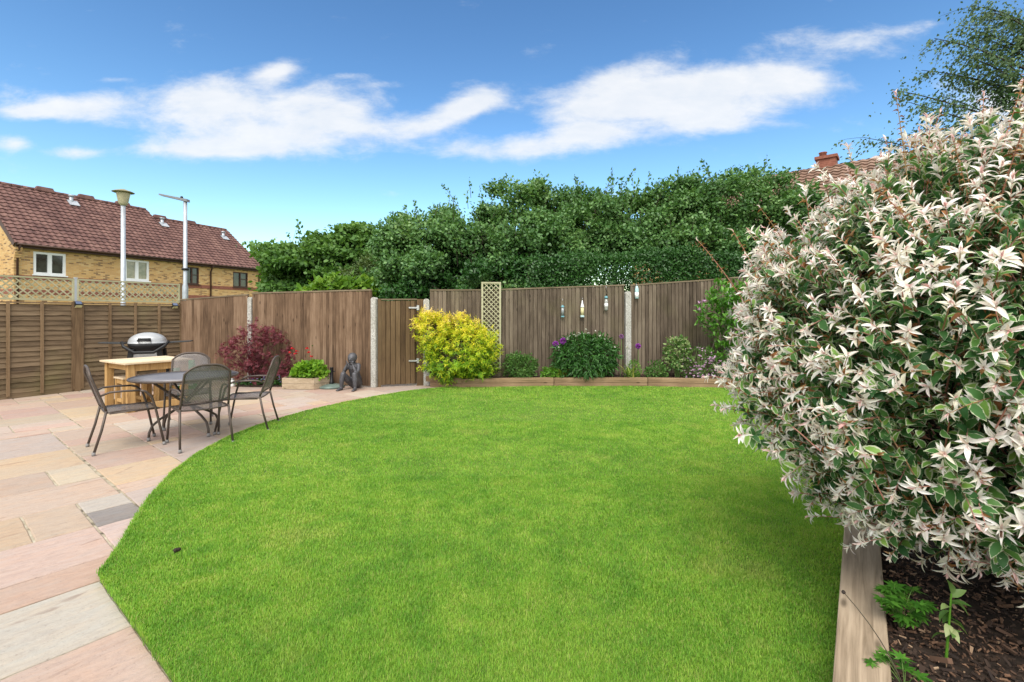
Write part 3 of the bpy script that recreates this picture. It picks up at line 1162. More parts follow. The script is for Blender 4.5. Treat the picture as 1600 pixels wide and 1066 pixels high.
# bird feeders hanging on the right fence
def feeder(px, py_top, py_bot, kind, label):
    x = rx(px)
    p = onR(x, .09)
    Y = p.y
    zt, zb = CH + (HZ - py_top) / F * Y, CH + (HZ - py_bot) / F * Y
    t = empty('bird_feeder' if kind != 'lantern' else 'hanging_lantern', (p.x, p.y, zb), angR, label, 'bird feeder' if kind != 'lantern' else 'lantern', 'feeders hung on the fence')
    h = zt - zb
    hook = MB(); hook.tube([(0, .075, h + .02), (0, .03, h + .05), (0, 0, h + .02), (0, 0, h - .02)], .004, 6); hook.build('hook', M['tin'], t)
    teal = plain('teal_plastic', (.13, .3, .34), .35)
    if kind == 'tube':
        a = MB(); a.lathe([(.032, .03), (.032, h * .6)], 14); a.build('tube', plain('smoky_tube', (.2, .22, .22), .15, spec=.8), t)
        a = MB(); a.lathe([(.04, 0), (.04, .02), (.034, .03)], 14); a.build('base', teal, t)
        a = MB(); a.lathe([(.038, h * .6), (.04, h * .63), (.012, h * .74)], 14); a.build('lid', teal, t)
        for q_ in ((-.045, .07), (.045, .12)):
            a = MB(); a.box((q_[0], 0, q_[1]), (.05, .008, .008)); a.build('perch', M['black'], t)
    elif kind == 'seed':
        a = MB(); a.lathe([(.036, .04), (.036, h * .55)], 14); a.build('tube', plain('pale_seed', (.55, .5, .27), .4), t)
        a = MB(); a.lathe([(.046, 0), (.046, .03), (.036, .04)], 14); a.build('base', plain('pale_teal_plastic', (.45, .6, .62), .35), t)
        a = MB(); a.lathe([(.04, h * .55), (.04, h * .6), (.018, h * .8), (.008, h * .95)], 14); a.build('lid', M['white'], t)
    elif kind == 'lantern':
        a = MB(); a.lathe([(.03, .02), (.04, .05), (.04, h * .42), (.026, h * .55)], 14); a.build('jar', plain('clear_jar', (.3, .3, .27), .1, spec=.9), t)
        a = MB(); a.lathe([(.033, h * .2), (.042, h * .22), (.042, h * .34), (.03, h * .35)], 14); a.build('band', M['white'], t)
        a = MB(); a.lathe([(.04, h * .55), (.04, h * .61), (.02, h * .66)], 14); a.build('lid', teal, t)
        a = MB(); a.tube([(0, 0, h * .66), (.02, 0, h * .8), (-.01, 0, h * .95), (0, 0, h)], .008, 6); a.build('wire', M['black'], t)
    else:
        a = MB(); a.lathe([(.034, 0), (.042, .02), (.042, h * .75), (.03, h * .88), (.02, h)], 14); a.build('tube', plain('aqua_glass', (.35, .52, .52), .12, spec=.9), t)
        a = MB(); a.lathe([(.03, h * .1), (.0435, h * .12), (.0435, h * .5), (.03, h * .52)], 14); a.build('fill', M['white'], t)


feeder(877.5, 470, 496, 'tube', 'dark teal tube feeder hung on the fence, left of the pale yellow one')
feeder(908, 468, 496, 'seed', 'white capped feeder full of pale yellow seed hung on the fence')
feeder(945, 450, 487, 'lantern', 'small jar lantern with a white band hung on black twisted wire')
feeder(992.5, 447, 467, 'aqua', 'pale aqua feeder hung just right of the speckled concrete post')

# ------------------------------------------------------------------ sleepers
be = empty('raised_bed_edging', (-1.73, 9.72, 0), 0, 'brown timber sleeper edging along the front of the back flower bed', 'bed edging')


def sleeper(parent, a, b_, z0, z1, d, m='sleeper', name='sleeper', base=None):
    a, b_ = Vector(a), Vector(b_)
    mb = MB()
    dr = (b_ - a).normalized()
    n_ = Vector((-dr.y, dr.x)) * d
    L_ = (b_ - a).length
    mb.hexa([(0, 0, z0), (L_, 0, z0), (L_, d, z0), (0, d, z0), (0, 0, z1), (L_, 0, z1), (L_, d, z1), (0, d, z1)])
    o = mb.build(name, M[m], parent, .007)
    o.rotation_euler = (0, 0, math.atan2(dr.y, dr.x))
    o.location = (a.x, a.y, 0) if parent is None else (a.x - base[0], a.y - base[1], 0)
    return o


B_ = (-1.73, 9.72)
p0, p1, p2, p3, p4, p5 = (-1.73, 9.76), (-1.02, 9.47), (.85, 9.65), (2.75, 9.64), (4.6, 9.37), (6.7, 9.3)
sleeper(be, (-1.68, 9.74), p1, -.02, .105, .12, base=B_)
sleeper(be, (-1.77, 9.755), (-1.015, 9.455), .107, .215, .13, base=B_)
for a, b_ in ((p1, p2), (p2, p3), (p3, p4), (p4, p5)):
    a, b_ = Vector(a), Vector(b_)
    d = (b_ - a).normalized() * .004
    sleeper(be, a + d, b_ - d, -.02, .105, .12, base=B_)
    sleeper(be, a + d - Vector((0, .006)), b_ - d - Vector((0, .006)), .107, .195, .125, base=B_)

dS = Vector((.59, .806)).normalized()
sa = Vector((1.13, 1.68)) - dS * 1.5
sleeper_near = sleeper(None, sa + dS * 3.9, sa, -.03, .2, .17, 'sleeper2', 'timber_sleeper')
tag(sleeper_near, 'pale grained timber sleeper between the lawn and the bark bed', 'sleeper')
sleeper_far = sleeper(None, sa + dS * 9.6, sa + dS * 3.91, -.03, .197, .17, 'sleeper2', 'timber_sleeper')
tag(sleeper_far, 'far timber sleeper continuing behind the white leaved shrub', 'sleeper')

# ------------------------------------------------------------------ houses beyond the fence
def brick_mat():
    m, nt, b = mat('yellow_stock_brick')
    tc = N(nt, 'ShaderNodeTexCoord')
    sp = N(nt, 'ShaderNodeSeparateXYZ')
    L(nt, tc.outputs['Object'], sp.inputs[0])
    cb = N(nt, 'ShaderNodeCombineXYZ')
    L(nt, mth(nt, 'ADD', sp.outputs[0], sp.outputs[1]), cb.inputs[0])
    L(nt, sp.outputs[2], cb.inputs[1])
    br = N(nt, 'ShaderNodeTexBrick')
    br.inputs['Scale'].default_value = 1
    br.inputs['Brick Width'].default_value = .225
    br.inputs['Row Height'].default_value = .075
    br.inputs['Mortar Size'].default_value = .006
    br.inputs['Color1'].default_value = (0, 0, 0, 1)
    br.inputs['Color2'].default_value = (1, 1, 1, 1)
    br.inputs['Mortar'].default_value = (.5, .5, .5, 1)
    L(nt, cb.outputs[0], br.inputs['Vector'])
    c = ramp(nt, br.outputs['Color'], [(0, (.15, .085, .045)), (.14, (.3, .17, .075)), (.2, (.48, .28, .11)), (.6, (.55, .33, .13)), (1, (.58, .4, .19))])
    n = noise(nt, cb.outputs[0], 1.5, 5)
    c = mixc(nt, mth(nt, 'MULTIPLY', br.outputs['Fac'], .8), c, (.42, .34, .23))
    c = mixc(nt, maprange(nt, n, .35, .7, 0, .3), c, (.5, .3, .1))
    L(nt, c, b.inputs['Base Color'])
    b.inputs['Roughness'].default_value = .9
    return m


def redbrick_mat():
    m, nt, b = mat('red_brick_band')
    n = noise(nt, coords(nt, (8, 8, 24)), 1, 3)
    L(nt, ramp(nt, n, [(.3, (.17, .06, .04)), (.7, (.3, .12, .08))]), b.inputs['Base Color'])
    b.inputs['Roughness'].default_value = .9
    return m


def tile_mat(name, dark, mid, light):
    m, nt, b = mat(name)
    sn = N(nt, 'ShaderNodeVectorMath', operation='SNAP')
    sn.inputs[1].default_value = (.3, 50, .26)
    tc = N(nt, 'ShaderNodeTexCoord')
    L(nt, tc.outputs['Object'], sn.inputs[0])
    wn = N(nt, 'ShaderNodeTexWhiteNoise')
    L(nt, sn.outputs[0], wn.inputs[0])
    n = noise(nt, tc.outputs['Object'], .7, 6, .7)
    n2 = noise(nt, tc.outputs['Object'], 7, 4, .7)
    f = mth(nt, 'ADD', mth(nt, 'MULTIPLY', wn.outputs['Value'], .4), mth(nt, 'MULTIPLY', n, .6))
    c = ramp(nt, f, [(.2, dark), (.5, mid), (.8, light)])
    c = mixc(nt, maprange(nt, n2, .66, .74, 0, .7), c, (.42, .36, .3))
    L(nt, c, b.inputs['Base Color'])
    b.inputs['Roughness'].default_value = .85
    return m


M['brick'] = brick_mat()
M['redbrick'] = redbrick_mat()
M['tile'] = tile_mat('brown_roof_tile', (.085, .042, .037), (.13, .066, .056), (.19, .105, .086))
M['tile2'] = tile_mat('weathered_roof_tile', (.13, .075, .05), (.2, .12, .085), (.27, .18, .13))
HA = math.atan2(.919, .395)
HO = Vector((-24.8, 23.7, 0))


def pantiles(mb, x0, x1, y0, z0, y1, z1, tw=.3):
    """real corrugated tile courses, each lapping the one below"""
    sl = math.hypot(y1 - y0, z1 - z0)
    ux = Vector((0, (y1 - y0) / sl, (z1 - z0) / sl))
    nz = Vector((0, -ux.z, ux.y))
    nc = int(round(sl / .33))
    per = 6
    nx = int((x1 - x0) / tw * per)
    prof = [0, .028, .042, .028, .0, -.004]
    for i in range(nc):
        vs, fs = [], []
        for j in range(nx + 1):
            x = x0 + (x1 - x0) * j / nx
            h = prof[j % per]
            for s, lift in ((i * sl / nc, .0), (i * sl / nc, .06), ((i + 1) * sl / nc + .02, .008)):
                p = Vector((x, y0, z0)) + ux * s + nz * (lift + (h if lift else h * .4))
                vs.append(p)
        for j in range(nx):
            a = j * 3
            fs += [(a, a + 3, a + 4, a + 1), (a + 1, a + 4, a + 5, a + 2)]
        mb.add(vs, fs)


def house(name, x0, x1, zeave, zridge, label, wins, gable0, gable1, depth=4.2, vents=(), pipes=(), caps=()):
    o = empty(name, HO, HA, label, 'house', 'terraced houses beyond the lap fence')
    wy, by = .28, 2 * depth - .28
    mb = MB()
    th = .25
    # front wall left open round the windows
    xs = sorted(w[0:2] for w in wins)
    cur = x0
    for (a, b_, zb, zt, *_r) in sorted(wins):
        mb.box(((cur + a) / 2, wy + th / 2, zeave / 2), (a - cur, th, zeave))
        mb.box(((a + b_) / 2, wy + th / 2, zb / 2), (b_ - a, th, zb))
        mb.box(((a + b_) / 2, wy + th / 2, (zt + zeave) / 2), (b_ - a, th, zeave - zt))
        cur = b_
    mb.box(((cur + x1) / 2, wy + th / 2, zeave / 2), (x1 - cur, th, zeave))
    mb.box(((x0 + x1) / 2, by - th / 2, zeave / 2), (x1 - x0, th, zeave))
    for x in (x0 + th / 2, x1 - th / 2):
        vs = []
        for xx in (x - th / 2, x + th / 2):
            vs += [(xx, wy + th, 0), (xx, by - th, 0), (xx, by - th, zeave + .05), (xx, depth, zridge - .25), (xx, wy + th, zeave + .05)]
        mb.add(vs, [(4, 3, 2, 1, 0), (5, 6, 7, 8, 9)] + [(i, (i + 1) % 5, 5 + (i + 1) % 5, 5 + i) for i in range(5)])
    w = mb.build('wall', M['brick'], o)
    bd = MB()
    for z in (3.34, 2.62):
        bd.box(((x0 + x1) / 2, wy - .004, z), (x1 - x0, .03, .23))
        if gable0: bd.box((x0 - .004, depth, z), (.03, by - wy - .1, .23))
    bd.build('brick_band', M['redbrick'], w)
    rf = MB()
    pantiles(rf, x0 - (.12 if gable0 else 0), x1 + (.12 if gable1 else 0), -.02, zeave, depth, zridge)
    pantiles(rf, -(x1 + (.12 if gable1 else 0)), -(x0 - (.12 if gable0 else 0)), -.02, zeave, depth, zridge)
    k = len(rf.v) // 2
    rf.v = rf.v[:k] + [(-v[0], 2 * depth - v[1], v[2]) for v in rf.v[k:]]
    rt = rf.build('roof', M['tile'], o)
    rg = MB()
    n_ = int((x1 - x0) / .45)
    for i in range(n_):
        a = x0 + (x1 - x0) * i / n_
        rg.tube([(a, depth, zridge + .02), (a + (x1 - x0) / n_ - .02, depth, zridge + .02)], [.13, .12], 8)
    rg.build('ridge', M['tile'], rt)
    for c_ in caps:
        m_ = MB(); m_.hexa([(c_ - .45, depth - .16, zridge + .02), (c_ + .45, depth - .16, zridge + .02), (c_ + .45, depth + .16, zridge + .02), (c_ - .45, depth + .16, zridge + .02),
                            (c_ - .35, depth - .1, zridge + .27), (c_ + .35, depth - .1, zridge + .27), (c_ + .35, depth + .1, zridge + .27), (c_ - .35, depth + .1, zridge + .27)])
        m_.build('ridge_vent', M['tile'], rt)
    for (vx, t_) in vents:
        y, z = depth * t_, zeave + (zridge - zeave) * t_
        m_ = MB(); m_.tube([(vx, y, z - .1), (vx, y, z + .42)], .1, 10); m_.tube([(vx, y, z + .42), (vx, y, z + .5)], .15, 10)
        m_.box((vx + .05, y - .15, z + .02), (.5, .5, .04), Matrix.Rotation(math.atan2(zridge - zeave, depth), 3, 'X')); m_.build('flue', M['galv'], rt)
    g = MB()
    g.tube([(x0, -.06, zeave - .02), (x1, -.06, zeave - .02)], .06, 8)
    g.build('gutter', M['brown'], o)
    g = MB(); g.box(((x0 + x1) / 2, .06, zeave - .07), (x1 - x0, .03, .2)); g.box(((x0 + x1) / 2, .17, zeave - .16), (x1 - x0, .2, .02)); g.build('fascia', M['brown'], o)
    for p in pipes:
        g = MB(); g.tube([(p, -.06, zeave - .05), (p, .1, zeave - .3), (p, wy - .06, zeave - .5), (p, wy - .06, 0)], .05, 8); g.build('downpipe', M['brown'], o)
    if gable0:
        g = MB()
        for sgn in (0, 1):
            y0 = -.05 if sgn == 0 else 2 * depth + .05
            a, b_ = Vector((x0 - .1, y0, zeave - .06)), Vector((x0 - .1, depth, zridge - .06))
            g.bar(a, b_, .05, .2, up=(0, 0, 1))
        g.build('bargeboard', M['brown'], o)
        cb = MB()
        for i in range(5):
            cb.box((x0 + .12, wy - .02 - .028 * i, zeave - .75 + i * .13), (.26, .1 + .03 * i, .13))
        cb.build('corbel', M['brick'], w)
    for (a, b_, zb, zt, frm, pane, kind) in wins:
        f = MB()
        t = .07
        yy = wy + .07
        f.box(((a + b_) / 2, yy, zb + t / 2), (b_ - a, .08, t)); f.box(((a + b_) / 2, yy, zt - t / 2), (b_ - a, .08, t))
        for x in (a + t / 2, b_ - t / 2):
            f.box((x, yy, (zb + zt) / 2), (t, .08, zt - zb - 2 * t))
        f.box(((a + b_) / 2 + (.0), yy - .003, (zb + zt) / 2), (t * 1.1, .08, zt - zb - 2 * t))
        if kind == 'bars':
            f.box((b_ - (b_ - a) / 4, yy - .002, zb + (zt - zb) * .55), ((b_ - a) / 2 - t, .07, t * .7))
        if kind == 'sash':
            s = t * .7
            for (xa, xb) in ((a + t, (a + b_) / 2 - t * .55), ((a + b_) / 2 + t * .55, b_ - t)):
                f.box(((xa + xb) / 2, yy - .006, zb + t + s / 2), (xb - xa, .08, s)); f.box(((xa + xb) / 2, yy - .006, zt - t - s / 2), (xb - xa, .08, s))
                for x in (xa + s / 2, xb - s / 2): f.box((x, yy - .006, (zb + zt) / 2), (s, .08, zt - zb - 2 * t - 2 * s))
        fo = f.build('window', M[frm], o)
        g = MB(); g.box(((a + b_) / 2, yy + .03, (zb + zt) / 2), (b_ - a - .02, .012, zt - zb - .02)); g.build('pane', M[pane], fo)
        g = MB(); g.box(((a + b_) / 2, wy - .03, zb - .03), (b_ - a + .1, .12, .06)); g.build('sill', M[frm], fo)
    return o


house('terraced_house', .1, 8.3, 5.0, 8.65, 'near yellow brick house with two white windows and a high brown tiled roof',
      [(.85, 2.2, 3.53, 4.72, 'white', 'pane', 'sash'), (4.98, 6.32, 3.5, 4.75, 'white', 'pane2', 'sash')], True, True, vents=[(3.9, .86)], pipes=[.22], caps=[2.9, 4.9, 6.9])
house('terraced_house', 8.32, 14.2, 4.9, 8.2, 'far lower yellow brick house with two brown windows past the street lamps',
      [(8.5, 9.42, 3.48, 4.62, 'brown', 'pane', 'bars'), (11.9, 13.1, 3.45, 4.55, 'brown', 'pane', 'bars')], False, True, vents=[(9.0, .85), (13.2, .75)], pipes=[10.2, 14.0], caps=[9.2, 11.3])

# roof of a house behind the trees at the right
rh = empty('bungalow', (9.3, 23.9, -.2), math.atan2(-1, 1.19), 'brick house behind the tall hedge at right with brown roof and chimney', 'house')
mb = MB(); mb.box((5, 0, 2.6), (13, 8.4, 5.2)); wl = mb.build('wall', M['brick'], rh)
rf = MB(); pantiles(rf, -1.5, 11.5, -4.6, 5.1, 0, 8.0)
k = len(rf.v)
pantiles(rf, -1.5, 11.5, -4.6, 5.1, 0, 8.0)
rf.v = rf.v[:k] + [(10 - v[0], -v[1], v[2]) for v in rf.v[k:]]
ro = rf.build('roof', M['tile2'], rh)
mb = MB(); mb.box((5.45, .15, 7.9), (.7, .7, .9)); mb.box((5.45, .15, 8.36), (.82, .82, .12)); ch = mb.build('chimney', M['redbrick'], ro)
mb = MB(); mb.lathe([(.13, 8.42), (.16, 8.44), (.13, 8.6), (.16, 8.62), (.16, 8.66)], 10, (5.3, .15, 0)); mb.build('chimney_pot', M['redbrick'], ch)
for sx in (-1.5, 11.5):
    mb = MB()
    mb.add([(sx, -4.2, 5.1), (sx, 4.2, 5.1), (sx, 0, 7.8), (sx + .1, -4.2, 5.1), (sx + .1, 4.2, 5.1), (sx + .1, 0, 7.8)], [(0, 1, 2), (5, 4, 3), (0, 3, 4, 1), (1, 4, 5, 2), (2, 5, 3, 0)])
    mb.build('gable', M['brick'], rh)

# ------------------------------------------------------------------ street lamps
p = at(192.5, 466, 15)
l1 = empty('street_lamp', (p.x, p.y, 0), 0, 'street lamp with a round capped lantern on a pale steel column', 'street lamp')
mb = MB(); mb.tube([(0, 0, 0), (0, 0, 1.2), (0, 0, 1.3), (0, 0, 4.95)], [.09, .09, .068, .06], 12); mb.build('pole', M['galv'], l1)
mb = MB(); mb.lathe([(.075, 4.9), (.1, 4.94), (.125, 4.97), (.18, 5.27), (.19, 5.3)], 16); la = mb.build('lantern', plain('cream_diffuser', (.5, .45, .3), .4), l1)
mb = MB(); mb.lathe([(.23, 5.295), (.295, 5.315), (.23, 5.35), (.14, 5.38), (.06, 5.41)], 18); mb.build('lamp_cap', plain('mossy_cap', (.24, .21, .12), .8), la)
p = at(289.5, 466, 16)
l2 = empty('street_lamp', (p.x, p.y, 0), 0, 'street lamp with a thin flat arm pointing left on a grey column', 'street lamp')
mb = MB(); mb.tube([(0, 0, 0), (0, 0, 2.4), (0, 0, 2.5), (0, 0, 5.3)], [.085, .085, .062, .055], 12); mb.build('pole', M['galv'], l2)
mb = MB(); mb.hexa([(.1, -.08, 5.24), (.1, .08, 5.24), (-.82, .1, 5.46), (-.82, -.1, 5.46), (.1, -.08, 5.33), (.1, .08, 5.33), (-.82, .1, 5.5), (-.82, -.1, 5.5)][:4] + [(.1, -.08, 5.33), (.1, .08, 5.33), (-.82, .1, 5.51), (-.82, -.1, 5.51)])
hd = mb.build('lamp_head', plain('grey_casting', (.2, .2, .21), .5), l2)
mb = MB(); mb.ball((-.12, 0, 5.4), .045); mb.build('sensor', M['black'], hd)
mb = MB(); mb.lathe([(.1, 2.95), (.115, 2.98), (.1, 3.02)], 12); mb.build('collar', M['black'], l2)

# ------------------------------------------------------------------ foliage
SIMPLE, LONG, PALM, BLADE = tpl_simple(), tpl_long(), tpl_palm(), tpl_blade()
def tpl_broad():
    v = np.array([(0, 0, 0), (.22, -.36, .04), (.6, -.46, .03), (1, 0, -.08), (.6, .46, .03), (.22, .36, .04), (.5, 0, -.02)])
    f = [(0, 6, 1), (1, 6, 2), (2, 6, 3), (3, 6, 4), (4, 6, 5), (5, 6, 0)]
    return v, [t[::-1] for t in f], np.array([0, 1, 1, 1, 1, 1, 0.])


BROAD = tpl_broad()
LM = {}
LM['tree'] = leaf_mat('hawthorn_leaf', [(0, (.034, .096, .026)), (.4, (.078, .182, .048)), (.75, (.15, .285, .08)), (1, (.26, .39, .14))], .3, .42, .5, .45, .4)
LM['tree2'] = leaf_mat('maple_tree_leaf', [(0, (.04, .11, .018)), (.45, (.085, .185, .035)), (.8, (.145, .27, .05)), (1, (.22, .33, .09))], .35, .5, .4, .45)
LM['lime'] = leaf_mat('bright_green_leaf', [(0, (.06, .14, .015)), (.5, (.13, .27, .028)), (1, (.25, .38, .05))], .4, .5, .8, .35)
LM['olive'] = leaf_mat('willow_tree_leaf', [(0, (.04, .08, .02)), (.5, (.085, .14, .035)), (1, (.15, .2, .07))], .35, .5, .6, .4)
LM['hedge'] = leaf_mat('clipped_hedge_leaf', [(0, (.014, .055, .01)), (.6, (.035, .11, .02)), (1, (.07, .17, .035))], .2, .4, 1.0, .35, .4)
LM['birch'] = leaf_mat('birch_leaf', [(0, (.035, .075, .025)), (.5, (.07, .13, .045)), (1, (.13, .2, .08))], .3, .5, .8, .3)


def lobe_points(lobes, n, depth=.42, out=1.04):
    """points in the outer part of a union of ellipsoids, with their outward direction"""
    C = np.array([l[0] for l in lobes], float)
    S = np.array([l[1] for l in lobes], float)
    w = (S[:, 0] * S[:, 1] + S[:, 1] * S[:, 2] + S[:, 0] * S[:, 2])
    w = w / w.sum()
    P, D = [], []
    tot = 0
    while tot < n:
        i = rng.choice(len(lobes), n, p=w)
        d = rdirs(n)
        r = out - depth * rng.random(n) ** 1.7
        bumpy = 1 + .18 * np.sin(d[:, 0] * 7 + i) * np.cos(d[:, 1] * 6 + 2 * i) + .09 * np.sin(d[:, 2] * 11 + i * 1.7)
        p = C[i] + d * S[i] * (r * bumpy)[:, None]
        keep = np.ones(n, bool)
        for j in range(len(lobes)):
            q = np.linalg.norm((p - C[j]) / S[j], axis=1)
            keep &= (q > .62) | (j == i)
        keep |= rng.random(n) < .12
        P.append(p[keep]); D.append(unit(d[keep] / S[i][keep])); tot += keep.sum()
    return np.concatenate(P)[:n], np.concatenate(D)[:n]


def tree(name, label, cat, base, lobes, nclus, per, size, lm, group=None, spread=.28, flat=.6, sprig=0, sprig_len=.5, droop=0.0, trunk_r=.12, bark='bark', tpl=None, aspect=.62, limbs=True):
    """tapered trunk with limbs; crown of many leaf sprays filling the lobes"""
    base = np.array(base, float)
    o = empty(name, base, 0, label, cat, group)
    lobes = [(np.array(c, float) - base, np.array(s, float)) for c, s in lobes]
    curves = []
    ctr = np.mean([c for c, s in lobes], axis=0)
    fork = np.array([ctr[0] * .35, ctr[1] * .35, max(.3, min(c[2] - s[2] * .6 for c, s in lobes))])
    curves.append((bez((0, 0, -.1), fork * np.array([.2, .2, .5]), fork, 7), trunk_r, trunk_r * .7))
    for c, s in lobes:
        mid = (fork + c) / 2 + np.array([0, 0, .15])
        curves.append((bez(fork, mid, c, 7), trunk_r * .6, trunk_r * .2))
        for _ in range(7):
            d = rdirs(1)[0]; d[2] = abs(d[2]) * .8 - .1
            e = c + d * s * .9
            st = fork + (c - fork) * rng.uniform(.5, 1)
            curves.append((bez(st, (st + e) / 2 + np.array([0, 0, .1]), e, 5), trunk_r * .22, .006))
    nclus = int(nclus * 2.5)
    size *= 1.12
    nsup = max(12, nclus // 24)
    P, D = lobe_points(lobes, nsup, .34)
    P, D = np.repeat(P, 24, 0), np.repeat(D, 24, 0)
    nclus = len(P)
    off = rng.normal(size=(nclus, 3)) * np.array([1, 1, flat])
    off = unit(off) * (rng.random((nclus, 1)) ** .45) * spread * np.array([1.9, 1.9, 1.9 * max(flat, .45)])
    P = P + off - np.array([0, 0, .3]) * (np.linalg.norm(off[:, :2], axis=1, keepdims=True) * .5)
    D = unit(D * .45 + unit(off) * .8)
    LP, LD, LN = [], [], []
    g = rng.normal(size=(nclus, per, 3)) * spread * .6 * np.array([1, 1, flat])
    up = np.array([0, 0, 1.0])
    lp = P[:, None, :] + g
    ld = unit(D[:, None, :] * .8 + rng.normal(size=(nclus, per, 3)) * .75 + up * (.15 - droop))
    ln = unit(up * .75 + D[:, None, :] * .9 + rng.normal(size=(nclus, per, 3)) * .4)
    LP.append(lp.reshape(-1, 3)); LD.append(ld.reshape(-1, 3)); LN.append(ln.reshape(-1, 3))
    if sprig:
        SP, SD = lobe_points(lobes, int(sprig * 2.2), .05, 1.0)
        for p, d in zip(SP, SD):
            if d[2] < -.25: continue
            dd = unit((d * .75 + up * (.8 - droop * 2) + rng.normal(size=3) * .35)[None])[0]
            ln_ = sprig_len * rng.uniform(.4, 1.4)
            e = p + dd * ln_ + np.array([0, 0, -droop * ln_])
            cv = bez(p - d * .15, (p + e) / 2 + up * .05, e, 6)
            curves.append((cv, .008, .003))
            k = max(5, int(ln_ / (size * .45)))
            t = rng.uniform(.1, 1, k)
            q = (1 - t)[:, None] * cv[1] + t[:, None] * cv[-1] + rng.normal(size=(k, 3)) * size * .35
            LP.append(q); LD.append(unit(dd + rng.normal(size=(k, 3)) * .8)); LN.append(unit(rng.normal(size=(k, 3)) + up))
    tubes_np('trunk', M[bark], o, curves, 6)
    LP, LD, LN = np.concatenate(LP), np.concatenate(LD), np.concatenate(LN)
    n_ = len(LP)
    sz = size * rng.uniform(.65, 1.3, n_)
    scatter('crown', LM[lm], o, LP, LD, LN, sz, sz * aspect, tpl or BROAD)
    return o


def TL(px, py, Y, rx_, ry_, dp=None):
    """crown lobe seen at (px, py), Y metres off, half-sizes given in photo pixels"""
    c = at(px, py, Y)
    sx, sz = rx_ / F * Y, ry_ / F * Y
    return ((c.x, c.y, c.z), (sx, dp if dp else (sx + sz) / 2, sz))


def base_of(px, Y):
    return ((px - 800) / F * Y, Y, 0)


GT = 'trees beyond the back fence'
tree('spreading_tree', 'layered mid green tree between the houses and the dense dark trees', 'tree', base_of(490, 21),
     [TL(495, 402, 21, 50, 30), TL(545, 392, 21, 36, 26), TL(458, 425, 21, 34, 28), TL(520, 428, 21, 62, 34), TL(572, 412, 21.5, 32, 30), TL(448, 384, 21, 18, 10), TL(556, 368, 21, 16, 10)],
     720, 26, .15, 'tree2', GT, .42, .28, 40, .7, tpl=BROAD, aspect=.75)
tree('background_tree', 'pale green tree showing over the end of the far house roof', 'tree', base_of(412, 42), [TL(405, 420, 42, 26, 34), TL(425, 402, 42, 20, 20), TL(395, 440, 42, 30, 40)],
     330, 22, .24, 'lime', GT, .5, .6, 16, .9)
tree('leafy_shrub', 'bright lime green bush peeping over the fence left of the gate', 'shrub', base_of(532, 13.2), [TL(520, 461, 13.2, 30, 18), TL(556, 456, 13.4, 24, 13), TL(500, 464, 13, 22, 14)],
     130, 20, .15, 'lime', None, .16, .6, 10, .3, tpl=BROAD, aspect=.7, trunk_r=.05)
tree('willow_tree', 'olive green fine leaved bush between the layered tree and the dark trees', 'shrub', base_of(590, 15.5), [TL(582, 436, 15.5, 34, 30), TL(600, 434, 15.3, 24, 26), TL(575, 455, 15.3, 40, 30)],
     330, 26, .075, 'olive', None, .2, .7, 26, .5, droop=.2, trunk_r=.06)
tree('hawthorn_tree', 'largest dense dark green tree, directly behind the gate', 'tree', base_of(720, 14.2),
     [TL(662, 391, 14, 62, 62), TL(735, 367, 14.4, 62, 58), TL(805, 357, 14.6, 60, 58), TL(700, 436, 13.5, 80, 46), TL(800, 421, 13.6, 75, 60), TL(640, 362, 14, 26, 24), TL(868, 352, 14.6, 42, 46), TL(622, 431, 13.9, 34, 44), TL(862, 406, 13.8, 44, 46)],
     1500, 26, .085, 'tree', GT, .2, .75, 110, .5, aspect=.7, trunk_r=.16)
tree('hawthorn_tree', 'dense dark green tree with shaggy top, middle one of the row', 'tree', base_of(960, 14.8),
     [TL(930, 342, 14.8, 56, 46), TL(992, 347, 14.8, 52, 44), TL(900, 372, 14.4, 34, 40), TL(1010, 384, 14.3, 50, 28), TL(965, 374, 14.5, 56, 26)],
     780, 26, .085, 'tree', GT, .2, .75, 70, .55, aspect=.7, trunk_r=.12)
tree('hawthorn_tree', 'dense green tree at the right end of the row before the house roof', 'tree', base_of(1100, 14.8),
     [TL(1062, 335, 14.8, 50, 44), TL(1120, 322, 14.8, 56, 46), TL(1185, 322, 14.8, 56, 46), TL(1085, 390, 14.2, 62, 34), TL(1160, 394, 14.2, 66, 42), TL(1240, 355, 14.8, 56, 50)],
     950, 26, .085, 'tree', GT, .2, .75, 85, .6, aspect=.7, trunk_r=.13)
tree('evergreen_bush', 'dark evergreen bush filling the gap under the largest dark tree', 'shrub', base_of(720, 13.0), [TL(690, 462, 12.8, 70, 28), TL(780, 450, 12.8, 66, 36), TL(630, 462, 12.9, 40, 26), TL(850, 440, 12.9, 60, 34)],
     420, 26, .085, 'hedge', None, .18, .8, 0, trunk_r=.07)


